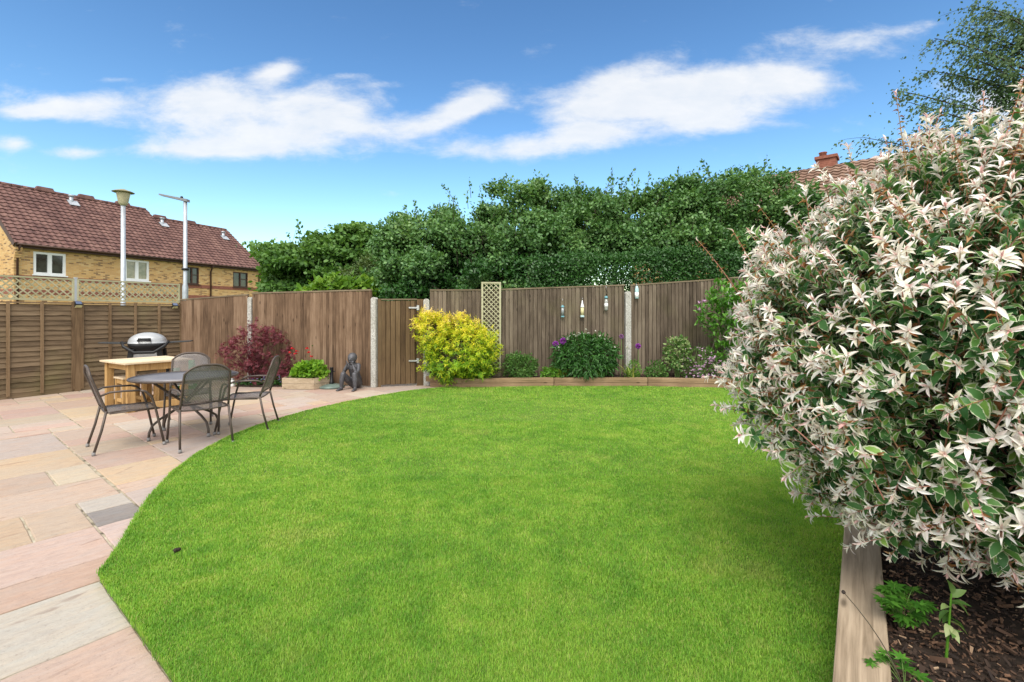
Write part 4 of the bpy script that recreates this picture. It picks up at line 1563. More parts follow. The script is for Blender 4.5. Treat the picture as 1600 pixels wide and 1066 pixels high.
def hedge():
    o = empty('clipped_hedge', (3.6, 12.4, 0), angR, 'dark clipped hedge just above the fence under the row of trees', 'hedge')
    n_ = 42000
    Lx, Wd_, Hh = 6.6, 1.0, 2.92
    f = rng.random(n_)
    P = np.empty((n_, 3)); Nn = np.empty((n_, 3))
    x = rng.uniform(-Lx / 2, Lx / 2, n_)
    fr_ = f < .68
    P[:, 0] = x
    P[:, 1] = np.where(fr_, -Wd_ / 2, rng.uniform(-Wd_ / 2, Wd_ / 2, n_))
    P[:, 2] = np.where(fr_, rng.uniform(1.2, Hh, n_), Hh)
    Nn[:] = np.where(fr_[:, None], np.array([0, -1, .3]), np.array([0, 0, 1]))
    nn = np.array([mnoise.noise((a * 1.3, b * 1.5, c * 1.5)) for a, b, c in P])
    P += Nn * (nn * .16)[:, None] + rng.normal(size=(n_, 3)) * .06
    P[:, 2] += .12 * np.sin(P[:, 0] * .9 + 1)
    D = unit(Nn * .6 + rng.normal(size=(n_, 3)) * .8)
    s = rng.uniform(.055, .095, n_)
    scatter('foliage', LM['hedge'], o, P, D, unit(Nn + rng.normal(size=(n_, 3)) * .5), s, s * .6, SIMPLE)
    cv = []
    for i in range(14):
        x = -Lx / 2 + (i + .5) * Lx / 14
        for k in range(5):
            cv.append((bez((x, 0, 0), (x, rng.normal() * .1, 1.2), (x + rng.normal() * .25, rng.uniform(-.4, .4), rng.uniform(2, 2.9)), 6), .035, .008))
    tubes_np('stem', M['bark'], o, cv, 5)


hedge()


def birch():
    bx = Vector((13.6, 11.6, 0))
    o = empty('birch_tree', bx, 0, 'airy birch with hanging leafy boughs rising at the upper right', 'tree', GT)
    tr_ = [(bez((0, 0, 0), (.2, 0, 4), (-.2, 0, 11), 9), .17, .05)]
    LP, LD = [], []
    # boughs: start on the trunk, arch over and hang to the left
    ends = [((1395, 140), 5.5, 0), ((1350, 215), 4.2, .4), ((1345, 265), 3.6, -.2), ((1440, 110), 6.3, .3), ((1460, 60), 7.2, -.3), ((1500, 40), 8.0, .2), ((1540, 20), 8.6, 0), ((1400, 240), 3.6, .5),
            ((1450, 200), 4.4, -.4), ((1500, 120), 6.0, .5), ((1560, 90), 6.5, -.3), ((1580, 30), 8.4, .4), ((1420, 160), 5.2, -.5), ((1480, 260), 4.0, .2), ((1440, 300), 3.4, 0), ((1530, 60), 7.6, .6), ((1470, 150), 5.6, .1), ((1390, 300), 3.2, .3), ((1560, 150), 5.6, .2), ((1590, 60), 7.0, 0), ((1500, 85), 6.8, -.2), ((1545, 110), 6.2, .1), ((1520, 10), 8.8, .3), ((1450, 250), 4.0, .1), ((1420, 210), 4.6, .2)]
    for (px, py), zs, dy_ in ends:
        e = at(px, py, 11.6 + dy_) - bx
        st = Vector((0, 0, max(2.4, e.z - rnd.uniform(1.2, 2.2))))
        mid = Vector((e.x * .5, e.y * .6, max(e.z, st.z) + rnd.uniform(-.5, .1)))
        cv = bez(st, mid, e, 10)
        tr_.append((cv, .035, .006))
        for k in range(64):
            t = rng.uniform(.38, 1.0)
            i = min(8, int(t * 9)); fr_ = t * 9 - i
            q = cv[i] * (1 - fr_) + cv[i + 1] * fr_
            off = np.array([rng.normal() * .2, rng.normal() * .3, rng.normal() * .12])
            tip = q + off + np.array([-.16 - abs(rng.normal()) * .12, 0, -.08 - abs(rng.normal()) * .26])
            if k < 16: tr_.append((bez(q, (q + tip) / 2 + np.array([0, 0, .05]), tip, 4), .006, .002))
            for _ in range(8):
                s_ = rng.random()
                LP.append(q + (tip - q) * s_ + rng.normal(size=3) * .05)
                LD.append(np.array([-.55, 0, -.62]) + rng.normal(size=3) * .45)
    # the far side of the crown, out of the photograph
    for k in range(500):
        c = np.array([rng.normal() * 1.4 + 1.2, rng.normal() * 1.5 + .6, rng.uniform(4, 10.5)])
        for _ in range(10):
            LP.append(c + rng.normal(size=3) * .2); LD.append(np.array([.2, 0, -.8]) + rng.normal(size=3) * .5)
    tubes_np('trunk', M['darkbark'], o, tr_, 5)
    LP, LD = np.array(LP), unit(np.array(LD))
    n_ = len(LP)
    s = rng.uniform(.05, .105, n_)
    scatter('crown', LM['birch'], o, LP, LD, unit(rng.normal(size=(n_, 3)) + np.array([0, -.6, .6])), s, s * .62, SIMPLE)


birch()
tree('laurel_bush', 'dark bush beyond the garden behind the white leaved shrub', 'shrub', (9.6, 8.2, 0), [((9.4, 8.0, 1.3), (1.6, 1.4, 1.3)), ((8.4, 9.6, 1.4), (1.2, 1.2, 1.3)), ((10.2, 6.4, 1.2), (1.4, 1.4, 1.3))],
     420, 24, .09, 'tree', None, .22, .8, 0, trunk_r=.06)


# ------------------------------------------------------------------ plants in the beds
def shrub(name, label, cat, base, lobes, n, lm, size, tpl=SIMPLE, aspect=.6, group=None, nst=14, sm='stem', upw=.5, rndm=.6, depth=.5, droop=0, flowers=None, part='foliage'):
    base = np.array(base, float)
    o = empty(name, base, 0, label, cat, group)
    lobes = [(np.array(c, float) - base, np.array(s, float)) for c, s in lobes]
    P, D = lobe_points(lobes, int(n * 1.5), depth)
    ok = P[:, 2] > .01
    P, D = P[ok], D[ok]
    k = len(P)
    up = np.array([0, 0, 1.0])
    ld = unit(D + rng.normal(size=(k, 3)) * rndm + up * (.2 - droop))
    ln = unit(up * upw + D * .7 + rng.normal(size=(k, 3)) * .35)
    s = size * rng.uniform(.6, 1.25, k)
    scatter(part, LM[lm] if isinstance(lm, str) else lm, o, P, ld, ln, s, s * aspect, tpl)
    cv = []
    for i in range(nst):
        c, ss = lobes[i % len(lobes)]
        d = rdirs(1)[0]; d[2] = abs(d[2])
        e = c + d * ss * .85
        b0 = rng.normal(size=3) * .05 * np.array([1, 1, 0])
        cv.append((bez(b0, (b0 + e) / 2 + np.array([0, 0, .08]), e, 6), .009, .003))
    tubes_np('stem', M[sm], o, cv, 5)
    return o, lobes


def SL(px, py, Y, rx_, ry_, dp=None):
    return TL(px, py, Y, rx_, ry_, dp)


def soilpt(px, Y):
    return ((px - 800) / F * Y, Y, SZ)


# golden shrub: yellow new growth over green older leaves
def golden():
    m, nt, b = mat('golden_leaf')
    a = N(nt, 'ShaderNodeAttribute', attribute_name='tone')
    f = mth(nt, 'ADD', a.outputs['Fac'], mth(nt, 'MULTIPLY', mth(nt, 'SUBTRACT', island(nt), .5), .35))
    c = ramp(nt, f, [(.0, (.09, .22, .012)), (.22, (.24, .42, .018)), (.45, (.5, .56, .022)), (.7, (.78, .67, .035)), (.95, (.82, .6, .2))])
    L(nt, c, b.inputs['Base Color'])
    b.inputs['Roughness'].default_value = .5
    t = N(nt, 'ShaderNodeBsdfTranslucent'); L(nt, c, t.inputs[0])
    mx = N(nt, 'ShaderNodeMixShader'); mx.inputs[0].default_value = .35
    L(nt, b.outputs[0], mx.inputs[1]); L(nt, t.outputs[0], mx.inputs[2]); L(nt, mx.outputs[0], nt.nodes['Material Output'].inputs[0])
    base = np.array(soilpt(715, 9.75))
    o = empty('golden_shrub', base, 0, 'bright yellow and green leafy shrub in the bed beside the gate', 'shrub')
    lob = [SL(715, 548, 9.72, 52, 38, .6), SL(678, 520, 9.72, 27, 28, .4), SL(738, 540, 9.72, 36, 36, .5), SL(700, 568, 9.7, 34, 20, .4), SL(745, 562, 9.7, 30, 26, .45), SL(668, 502, 9.72, 17, 14, .25), SL(715, 515, 9.74, 24, 18, .3), SL(705, 583, 9.66, 26, 10, .25)]
    lob = [(np.array(c) - base, np.array(s)) for c, s in lob]
    # sprays: each a shoot end with a fan of lobed leaves, layered outwards
    P, D = lobe_points(lob, 1000, .35, 1.02)
    ok = P[:, 2] > .0
    P, D = P[ok], D[ok]
    k, per = len(P), 11
    sh = unit(D * 1.0 + np.array([0, -.25, .25]) + rng.normal(size=(k, 3)) * .35)
    t = rng.random((k, per))
    lp = P[:, None] + sh[:, None] * (t * .13 - .03)[..., None] + rng.normal(size=(k, per, 3)) * .03
    ld = unit(sh[:, None] * .8 + rng.normal(size=(k, per, 3)) * .7 + np.array([0, 0, -.15]))
    ln = unit(np.array([0, -.2, 1.0]) + D[:, None] * .4 + rng.normal(size=(k, per, 3)) * .35)
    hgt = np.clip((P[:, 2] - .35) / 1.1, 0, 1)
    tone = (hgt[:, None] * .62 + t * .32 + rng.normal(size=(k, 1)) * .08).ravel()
    s = .075 * rng.uniform(.6, 1.2, k * per)
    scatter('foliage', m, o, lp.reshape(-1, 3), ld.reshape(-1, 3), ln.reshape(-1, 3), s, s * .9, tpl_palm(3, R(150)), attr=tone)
    cv = []
    for i in range(60):
        e = P[rng.integers(k)]
        cv.append((bez((0, 0, 0), e * .5 + np.array([0, 0, .15]), e, 6), .01, .003))
    tubes_np('stem', M['palestem'], o, cv, 5)


golden()

LM['dkgreen'] = leaf_mat('peony_leaf', [(0, (.018, .07, .012)), (.6, (.04, .13, .022)), (1, (.08, .2, .04))], .3, .45, 3, .3, .4)
LM['geum'] = leaf_mat('bright_lime_leaf', [(0, (.08, .2, .015)), (.6, (.2, .4, .03)), (1, (.34, .5, .07))], .4, .5, 4, .3)
LM['mid'] = leaf_mat('mid_green_leaf', [(0, (.04, .11, .02)), (.6, (.085, .19, .035)), (1, (.15, .27, .06))], .35, .5, 4, .3)
LM['fresh'] = leaf_mat('fresh_green_leaf', [(0, (.05, .15, .012)), (.6, (.12, .29, .025)), (1, (.22, .4, .05))], .4, .5, 4, .3)
LM['red'] = leaf_mat('red_maple_leaf', [(0, (.06, .012, .018)), (.5, (.15, .028, .04)), (.85, (.27, .075, .09)), (1, (.38, .17, .18))], .35, .5, 3, .3, tcol=(1, .5, .5))
LM['magn'] = leaf_mat('magnolia_leaf', [(0, (.035, .12, .012)), (.6, (.09, .25, .022)), (1, (.18, .38, .05))], .35, .4, 3, .35, .4)
LM['varieg'] = leaf_mat('yellow_edged_leaf', [(0, (.045, .12, .02)), (.5, (.11, .21, .05)), (.75, (.25, .33, .12)), (1, (.4, .42, .22))], .3, .5, 4, .1)
LM['purple'] = plain('purple_petal', (.3, .05, .36), .6, var=.25)
LM['lilac'] = leaf_mat('lilac_petal', [(0, (.48, .24, .44)), (.5, (.66, .42, .6)), (1, (.82, .68, .78))], .3, .6, 6, .2, tcol=(1, .9, 1))
LM['redp'] = leaf_mat('red_petal', [(0, (.5, .01, .02)), (1, (.75, .03, .04))], .3, .5, 6, .2, tcol=(1, .3, .3))
LM['whitep'] = leaf_mat('white_petal', [(0, (.62, .6, .52)), (1, (.82, .8, .74))], .3, .6, 6, .2, tcol=(1, 1, .9))
LM['violet'] = leaf_mat('violet_petal', [(0, (.1, .06, .35)), (.5, (.3, .25, .6)), (1, (.7, .68, .82))], .3, .6, 6, .1, tcol=(1, 1, 1))
LM['strap'] = leaf_mat('strap_leaf', [(0, (.06, .15, .02)), (.5, (.15, .26, .04)), (.85, (.38, .4, .09)), (1, (.55, .44, .16))], .35, .5, 3, .1)

shrub('small_shrub', 'small rounded green shrub at the foot of the narrow trellis', 'shrub', soilpt(812, 9.95), [SL(812, 574, 9.95, 25, 19), SL(805, 563, 9.95, 14, 12), SL(824, 570, 9.95, 14, 14)], 1700, 'mid', .05, aspect=.5)
o, lb = shrub('peony_bush', 'largest dark green bush of the back bed with white buds on top', 'shrub', soilpt(915, 10.1),
              [SL(915, 556, 10.1, 42, 30, .5), SL(890, 560, 10.05, 26, 24, .4), SL(940, 552, 10.1, 24, 24, .4), SL(915, 575, 10, 40, 16, .45), SL(905, 538, 10.1, 26, 14, .3)], 2600, 'dkgreen', .115, LONG, .26, droop=.35, rndm=.5, nst=30)


def bits(name, parent, pts, r, m, petals=9, sizes=None):
    """flower heads: each a small burst of petals, one mesh"""
    pts = np.asarray(pts, float)
    k = len(pts)
    d = rdirs(k * petals).reshape(k, petals, 3)
    d[..., 2] = np.abs(d[..., 2]) * .8 - .1
    P = np.repeat(pts[:, None], petals, 1)
    s = np.full((k, petals), r) * rng.uniform(.8, 1.2, (k, petals))
    return scatter(name, m, parent, P.reshape(-1, 3), d.reshape(-1, 3), unit(rng.normal(size=(k * petals, 3)) + np.array([0, 0, 1.0])), s.ravel(), s.ravel() * .75, BROAD)


top = [(rng.uniform(-.62, .6), rng.uniform(-.25, .2)) for _ in range(34)]
bp = [(x, y, .88 - .5 * (x / .7) ** 2 - y * .2 + rng.uniform(0, .1)) for x, y in top]
for q_ in bp:
    bits('bud', o, [q_], .026, LM['whitep'])
tubes_np('flower_stalk', M['stem'], o, [(bez((p[0] * .7, p[1] * .7, p[2] - .35), (p[0] * .9, p[1] * .9, p[2] - .15), p, 4), .003, .002) for p in bp], 4)


def straps(name, label, cat, base, n, h, w, lm, group=None, spread=.5):
    o = empty(name, base, 0, label, cat, group)
    P = rng.normal(size=(n, 3)) * .03; P[:, 2] = 0
    az = rng.uniform(0, 2 * PI, n)
    tilt = rng.uniform(.08, spread, n)
    D = np.stack([np.cos(az) * tilt, np.sin(az) * tilt, np.ones(n)], 1)
    Nn = np.stack([np.cos(az), np.sin(az), np.zeros(n)], 1) * -1
    ln = h * rng.uniform(.6, 1.1, n)
    scatter('leaf', LM[lm], o, P, D, Nn, ln, w, tpl_blade(6, .5))
    return o


# ornamental onions
GA_ = 'purple alliums of the back bed'
for (px, py, Y, r, label) in ((868, 538, 9.98, .055, 'purple allium ball left of the dark bush, lowest left of the pair'), (880, 533, 10.0, .06, 'purple allium ball at the left shoulder of the dark bush, highest of all'),
                              (898, 545, 9.9, .05, 'dull fading purple allium standing in front of the dark bush'), (971, 526, 10.15, .042, 'pale mauve allium just left of the speckled concrete post'),
                              (997, 541, 10.2, .05, 'vivid purple allium just right of the speckled concrete post')):
    c = at(px, py, Y); r *= 1.25
    o = empty('allium', (c.x, c.y, SZ), 0, label, 'flower', GA_)
    h = c.z - SZ
    tubes_np('stalk', M['stem'], o, [(bez((rnd.uniform(-.03, .03), 0, 0), (rnd.uniform(-.03, .03), 0, h * .5), (0, 0, h), 6), .007, .005)], 6)
    d = rdirs(260)
    dull = px in (898, 971)
    fm = leaf_mat('fading_allium' if dull else 'allium_floret', [(0, (.22, .08, .25) if dull else (.2, .03, .26)), (1, (.5, .28, .48) if dull else (.5, .13, .56))], .25, .6, 6, .2, tcol=(1, .7, 1))
    scatter('flower_head', fm, o, np.array([0, 0, h]) + d * r * .45, d, unit(rng.normal(size=(260, 3))), r * .6, r * .28, BROAD)

straps('daylily', 'yellowish strap leaved clump in front of the weathered fence near the alliums', 'plant', soilpt(878, 9.78), 30, .42, .032, 'strap', 'strap leaved clumps of the back bed')
shrub('leafy_plant', 'low bright green clump left of the yellowish strap leaves', 'plant', soilpt(858, 9.86), [SL(858, 584, 9.86, 12, 9), SL(868, 586, 9.8, 9, 7)], 340, 'fresh', .05, BROAD, .7, nst=6)
straps('iris', 'long green strap leaves before the speckled concrete post', 'plant', soilpt(985, 9.8), 34, .48, .03, 'strap', 'strap leaved clumps of the back bed', .75)
shrub('leafy_plant', 'small fresh green clump amid the strap leaves by the post', 'plant', soilpt(992, 9.95), [SL(991, 577, 9.95, 9, 14), SL(985, 584, 9.9, 9, 8)], 260, 'fresh', .05, SIMPLE, .45, nst=5)
shrub('mint_plant', 'pale green upright leafy plant left of the yellow edged bush', 'plant', soilpt(1026, 9.95), [SL(1026, 578, 9.95, 13, 14), SL(1016, 584, 9.9, 10, 8), SL(1036, 582, 9.9, 9, 8)], 360, 'mid', .055, BROAD, .6, nst=8)
shrub('hydrangea_bush', 'rounded bush of yellow edged leaves beside the pink flowers', 'shrub', soilpt(1058, 10.1), [SL(1058, 550, 10.1, 19, 22), SL(1060, 562, 10, 17, 18), SL(1064, 538, 10.1, 12, 10)], 800, 'varieg', .062, BROAD, .75, nst=10)
o, lb = shrub('weigela_bush', 'open bush covered in pale pink flowers in the back bed', 'shrub', soilpt(1095, 9.9), [SL(1090, 560, 9.95, 24, 18), SL(1108, 576, 9.85, 22, 18), SL(1082, 585, 9.8, 16, 8), SL(1096, 552, 9.95, 12, 12)], 620, 'mid', .045, SIMPLE, .5, nst=16)
P_, D_ = lobe_points([lb[0], lb[1], lb[2], lb[1]], 230, .15, 1.05)
bits('flower', o, P_[P_[:, 1] < .15], .026, LM['lilac'], 8)
o, lb = shrub('white_flowered_plant', 'low plant with small pale flowers at the right end of the back bed', 'plant', soilpt(1132, 9.75), [SL(1130, 588, 9.7, 14, 10), SL(1142, 584, 9.75, 9, 8)], 260, 'mid', .045, SIMPLE, .5, nst=6)
bits('flower', o, lobe_points(lb, 16, .1, 1.1)[0], .026, LM['whitep'], 7)
shrub('seedling_plant', 'tiny green seedling on bare soil under the dark bush', 'plant', soilpt(932, 9.8), [SL(932, 586, 9.8, 7, 6)], 90, 'fresh', .04, BROAD, .7, nst=3)
for (px, py) in ((980, 543), ):
    c = at(px, py, 9.95)
    o = empty('daisy', (c.x, c.y, SZ), 0, 'single white daisy before the foot of the concrete post', 'flower')
    tubes_np('stalk', M['stem'], o, [(bez((.02, 0, 0), (0, 0, .2), (0, 0, c.z - SZ), 5), .004, .003)], 5)
    bits('flower_head', o, [(0, 0, c.z - SZ)], .045, LM['whitep'], 16)


def magnolia():
    base = np.array(soilpt(1160, 10.15))
    o = empty('magnolia_tree', base, 0, 'small multi stemmed tree with glossy fresh green leaves by the fence', 'tree')
    lob = [SL(1118, 490, 10.1, 28, 22, .35), SL(1140, 520, 10.1, 32, 28, .4), SL(1130, 462, 10.1, 26, 20, .35), SL(1165, 490, 10.15, 34, 40, .45), SL(1128, 552, 10.05, 22, 16, .3), SL(1175, 450, 10.15, 28, 16, .35), SL(1190, 540, 10.1, 36, 30, .4)]
    lob = [(np.array(c) - base, np.array(s)) for c, s in lob]
    P, D = lobe_points(lob, 430, .6, 1.0)
    k, per = len(P), 6
    lp = P[:, None] + rng.normal(size=(k, per, 3)) * .03
    ld = unit(D[:, None] * .5 + rng.normal(size=(k, per, 3)) * .6 + np.array([0, -.2, .45]))
    ln = unit(np.array([0, -.3, 1.0]) + rng.normal(size=(k, per, 3)) * .4)
    s = .12 * rng.uniform(.55, 1.15, k * per)
    scatter('foliage', LM['magn'], o, lp.reshape(-1, 3), ld.reshape(-1, 3), ln.reshape(-1, 3), s, s * .42, LONG)
    cv = []
    for (bx, lx) in ((-.25, 0), (-.05, 1), (.12, 3), (-.2, 1), (.05, 6)):
        c = lob[lx][0]
        cv.append((bez((bx, 0, 0), (bx - .1, 0, .4), c, 8), .024, .01))
        for _ in range(6):
            l = lob[rng.integers(len(lob))]
            e = l[0] + rdirs(1)[0] * l[1] * .8
            cv.append((bez(c * .6 + np.array([bx * .4, 0, 0]), (c + e) / 2, e, 5), .008, .003))
    tubes_np('trunk', M['palestem'], o, cv, 6)
    P_ = lobe_points(lob[:3], 5, .1, 1.02)[0]
    bits('flower', o, P_, .06, LM['lilac'], 7)


magnolia()


def red_maple():
    p = gp(400, 603)
    base = np.array((p.x, p.y, 0.0))
    o = empty('red_maple', base, 0, 'dark red feathery leaved maple before the closeboard fence', 'shrub')
    lob = [SL(400, 545, 10.0, 30, 34, .4), SL(425, 555, 9.95, 28, 36, .4), SL(378, 550, 10.0, 26, 16, .35), SL(400, 525, 10, 14, 18, .25), SL(430, 528, 10, 16, 14, .25), SL(412, 578, 9.9, 34, 20, .4), SL(365, 545, 10.0, 14, 8, .2), SL(440, 575, 9.95, 14, 22, .3)]
    lob = [(np.array(c) - base, np.array(s)) for c, s in lob]
    P, D = lobe_points(lob, 250, .6, 1.2)
    k, per = len(P), 11
    sh = unit(D * .8 + rng.normal(size=(k, 3)) * .4 + np.array([0, 0, .15]))
    t = rng.random((k, per))
    lp = P[:, None] + sh[:, None] * (t * .2 - .08)[..., None] + rng.normal(size=(k, per, 3)) * .025
    ld = unit(sh[:, None] * .7 + rng.normal(size=(k, per, 3)) * .7 + np.array([0, 0, -.2]))
    ln = unit(np.array([0, -.3, 1.0]) + rng.normal(size=(k, per, 3)) * .5)
    s = .055 * rng.uniform(.6, 1.2, k * per)
    scatter('foliage', LM['red'], o, lp.reshape(-1, 3), ld.reshape(-1, 3), ln.reshape(-1, 3), s, s, tpl_palm(5, R(200)))
    cv = []
    for i in range(70):
        e = P[rng.integers(k)] + sh[0] * 0
        b0 = rng.normal(size=3) * .04 * np.array([1, 1, 0])
        cv.append((bez(b0, b0 + (e - b0) * np.array([.3, .3, .6]), e, 7), .012, .003))
    tubes_np('stem', plain('maple_twig', (.1, .03, .035), .7), o, cv, 5)


red_maple()


def lobelia():
    base = gp(405, 603)
    o = empty('bedding_plants', base, 0, 'low mat of small white and violet flowers under the red maple', 'plant')
    m = MB(); m.prism([(-.42, -.13), (.0, -.2), (.62, -.12), (.7, .3), (-.3, .35)], -.02, .03); m.build('soil', M['soil'], o)
    n_ = 2600
    P = np.stack([rng.uniform(-.42, .68, n_), rng.uniform(-.17, .3, n_), np.zeros(n_)], 1)
    P[:, 2] = .04 + rng.random(n_) * .12 * (1 - ((P[:, 0] - .13) / .6) ** 2).clip(.2, 1)
    s = rng.uniform(.025, .05, n_)
    scatter('foliage', LM['dkgreen'], o, P, unit(rng.normal(size=(n_, 3)) + np.array([0, 0, .6])), unit(rng.normal(size=(n_, 3)) + np.array([0, 0, 1.])), s, s * .5, SIMPLE)
    q = P[:150].copy(); q[:, 2] += .045
    bits('flower', o, q, .02, LM['violet'], 6)


lobelia()

# timber planter with red flowers
p = gp(499, 609)
pl = empty('timber_planter', (p.x - .27, p.y + .17, 0), R(8), 'pale timber planter box against the fence beside the seated statue', 'planter')
mb = MB()
hexp = [(-.50, -.06), (.14, -.21), (.42, .1), (.32, .3), (-.5, .3)]
for zi in range(2):
    z0, z1 = .005 + zi * .112, .112 + zi * .112
    for i in range(5):
        a, b_ = Vector(hexp[i]), Vector(hexp[(i + 1) % 5])
        d = (b_ - a).normalized(); n_ = Vector((-d.y, d.x)) * .035
        mb.hexa([(a.x, a.y, z0), (b_.x, b_.y, z0), (b_.x + n_.x, b_.y + n_.y, z0), (a.x + n_.x, a.y + n_.y, z0), (a.x, a.y, z1), (b_.x, b_.y, z1), (b_.x + n_.x, b_.y + n_.y, z1), (a.x + n_.x, a.y + n_.y, z1)])
mb.build('side_board', M['planter'], pl)
mb = MB(); mb.prism([(x * .9, y * .85 + .01) for x, y in hexp], .02, .19); mb.build('soil', M['soil'], pl)
gb = Vector((p.x - .27, p.y + .2, .19))
o, lb = shrub('geum_plant', 'bright green plant with thin stems of red flowers in the planter box', 'plant', gb, [((gb.x + .0, gb.y, .28), (.3, .18, .17)), ((gb.x + .06, gb.y + .03, .4), (.2, .15, .14)), ((gb.x - .12, gb.y, .32), (.22, .17, .16))], 1000, 'geum', .075, BROAD, .85, nst=14)
fl_ = []
for (px, py) in ((452, 552), (457, 545), (464, 549), (462, 553), (483, 551), (486, 558), (480, 545), (488, 541), (473, 566), (455, 562)):
    q = at(px, py, p.y + .25) - gb
    fl_.append(np.array(q))
tubes_np('flower_stalk', plain('reddish_stalk', (.14, .12, .05), .7), o, [(bez((f[0] * .3, f[1] * .3, 0), (f[0] * .7, f[1] * .6, f[2] * .6), f, 6), .004, .003) for f in fl_], 4)
for f in fl_[:7]:
    bits('flower', o, [f], .04, LM['redp'], 10)
bits('seed_head', o, fl_[7:], .025, LM['varieg'], 8)

# parasol base
p = gp(516, 606)
pb = empty('parasol_base', (p.x + .02, p.y + .02, 0), 0, 'round grey green parasol base with a short black tube by the statue', 'parasol base')
mb = MB(); mb.lathe([(.24, 0), (.255, .015), (.25, .035), (.2, .055), (.1, .075), (.05, .08)], 28); mb.build('weight', plain('grey_green_resin', (.12, .16, .14), .4, var=.25, nscale=8), pb)
mb = MB(); mb.lathe([(.045, .07), (.045, .12), (.033, .13), (.033, .4), (.036, .41)], 14); mb.build('tube', M['black'], pb)
mb = MB(); mb.tube([(.036, 0, .33), (.07, 0, .33)], .012, 8); mb.build('knob', M['black'], pb)


# ------------------------------------------------------------------ seated child statue
def statue():
    c = gp(545, 611)
    o = MB()
    T = Vector

    def cap(pts, rs, n=10):
        o.tube(pts, rs, n)
        for q, r in zip(pts, rs): o.ball(q, r, n, 7)
    # local: faces -y (towards the lawn); units metres; seated on the ground, knees drawn up
    cap([T((0, .1, .09)), T((0, .09, .17)), T((0, .05, .27)), T((0, .01, .37)), T((0, -.005, .42))], [.1, .095, .083, .086, .06])
    for s in (-1, 1):
        cap([T((s * .05, .08, .085)), T((s * .075, -.05, .17)), T((s * .1, -.14, .27))], [.07, .058, .043])     # thigh
        cap([T((s * .1, -.145, .265)), T((s * .115, -.155, .17)), T((s * .12, -.165, .05))], [.043, .042, .026])    # shin
        cap([T((s * .12, -.155, .03)), T((s * .128, -.22, .024)), T((s * .134, -.27, .017))], [.028, .024, .015])     # foot
        for k in range(5):
            o.ball((s * (.115 + k * .01 if s > 0 else .115 + k * .01), -.278 + abs(k - 1) * .004, .012), .0085, 8, 5)
        o.ball((s * .085, .01, .405), .042, 10, 7)                                                                # shoulder
        cap([T((s * .09, .01, .40)), T((s * .118, -.05, .33)), T((s * .115, -.105, .288))], [.038, .032, .027])   # upper arm
        cap([T((s * .112, -.11, .288)), T((s * .085, -.115, .35)), T((s * .05, -.108, .425))], [.028, .025, .018])  # forearm
        o.ball((s * .044, -.112, .445), .022, 10, 7, (.75, .8, 1.2))                                              # palm against the cheek
        for k in range(4):
            a = T((s * (.036 + .006 * k), -.122 + .006 * k, .458))
            cap([a, a + T((s * .008, -.002, .018)), a + T((s * .01, .008, .034 - .003 * abs(k - 1)))], [.0075, .007, .006], 6)
        cap([T((s * .034, -.118, .44)), T((s * .022, -.125, .452)), T((s * .014, -.125, .458))], [.008, .007, .006], 6)
        o.ball((s * .068, -.035, .515), .016, 8, 6, (.5, .9, 1.2))                                                # ear
        o.ball((s * .026, -.1, .525), .0105, 8, 6)                                                                # eye
    cap([T((0, -.005, .41)), T((0, -.025, .455))], [.036, .034])                                                  # neck
    o.ball((0, -.035, .525), .078, 16, 12, (.9, 1.02, 1.1))                                                       # head
    o.ball((0, -.065, .475), .048, 12, 9, (.92, .9, .85))                                                         # jaw
    o.ball((0, -.022, .545), .08, 16, 10, (.95, 1.03, 1.0))                                                       # cap of hair
    o.ball((0, .05, .56), .03, 10, 7)                                                                             # bun
    cap([T((0, -.112, .522)), T((0, -.122, .505))], [.008, .0125], 8)                                             # nose
    cap([T((-.016, -.109, .478)), T((0, -.114, .48)), T((.016, -.109, .478))], [.006, .008, .006], 6)            # mouth
    cap([T((-.034, -.1, .545)), T((.034, -.1, .545))], [.008, .008], 6)
    m = plain('dark_bronze', (.085, .083, .09), .5, .35, 40, .25, .2)
    s_ = o.build('statue', m)
    s_.location = (c.x, c.y + .25, 0)
    s_.rotation_euler = (0, 0, R(-9))
    s_.scale = (1.2, 1.2, 1.16)
    r = s_.modifiers.new('fuse', 'REMESH'); r.mode = 'VOXEL'; r.voxel_size = .0055; r.use_smooth_shade = True
    sm = s_.modifiers.new('smooth', 'SMOOTH'); sm.factor = .5; sm.iterations = 4
    tag(s_, 'dark bronze statue of a seated child resting chin on hands', 'statue')


statue()

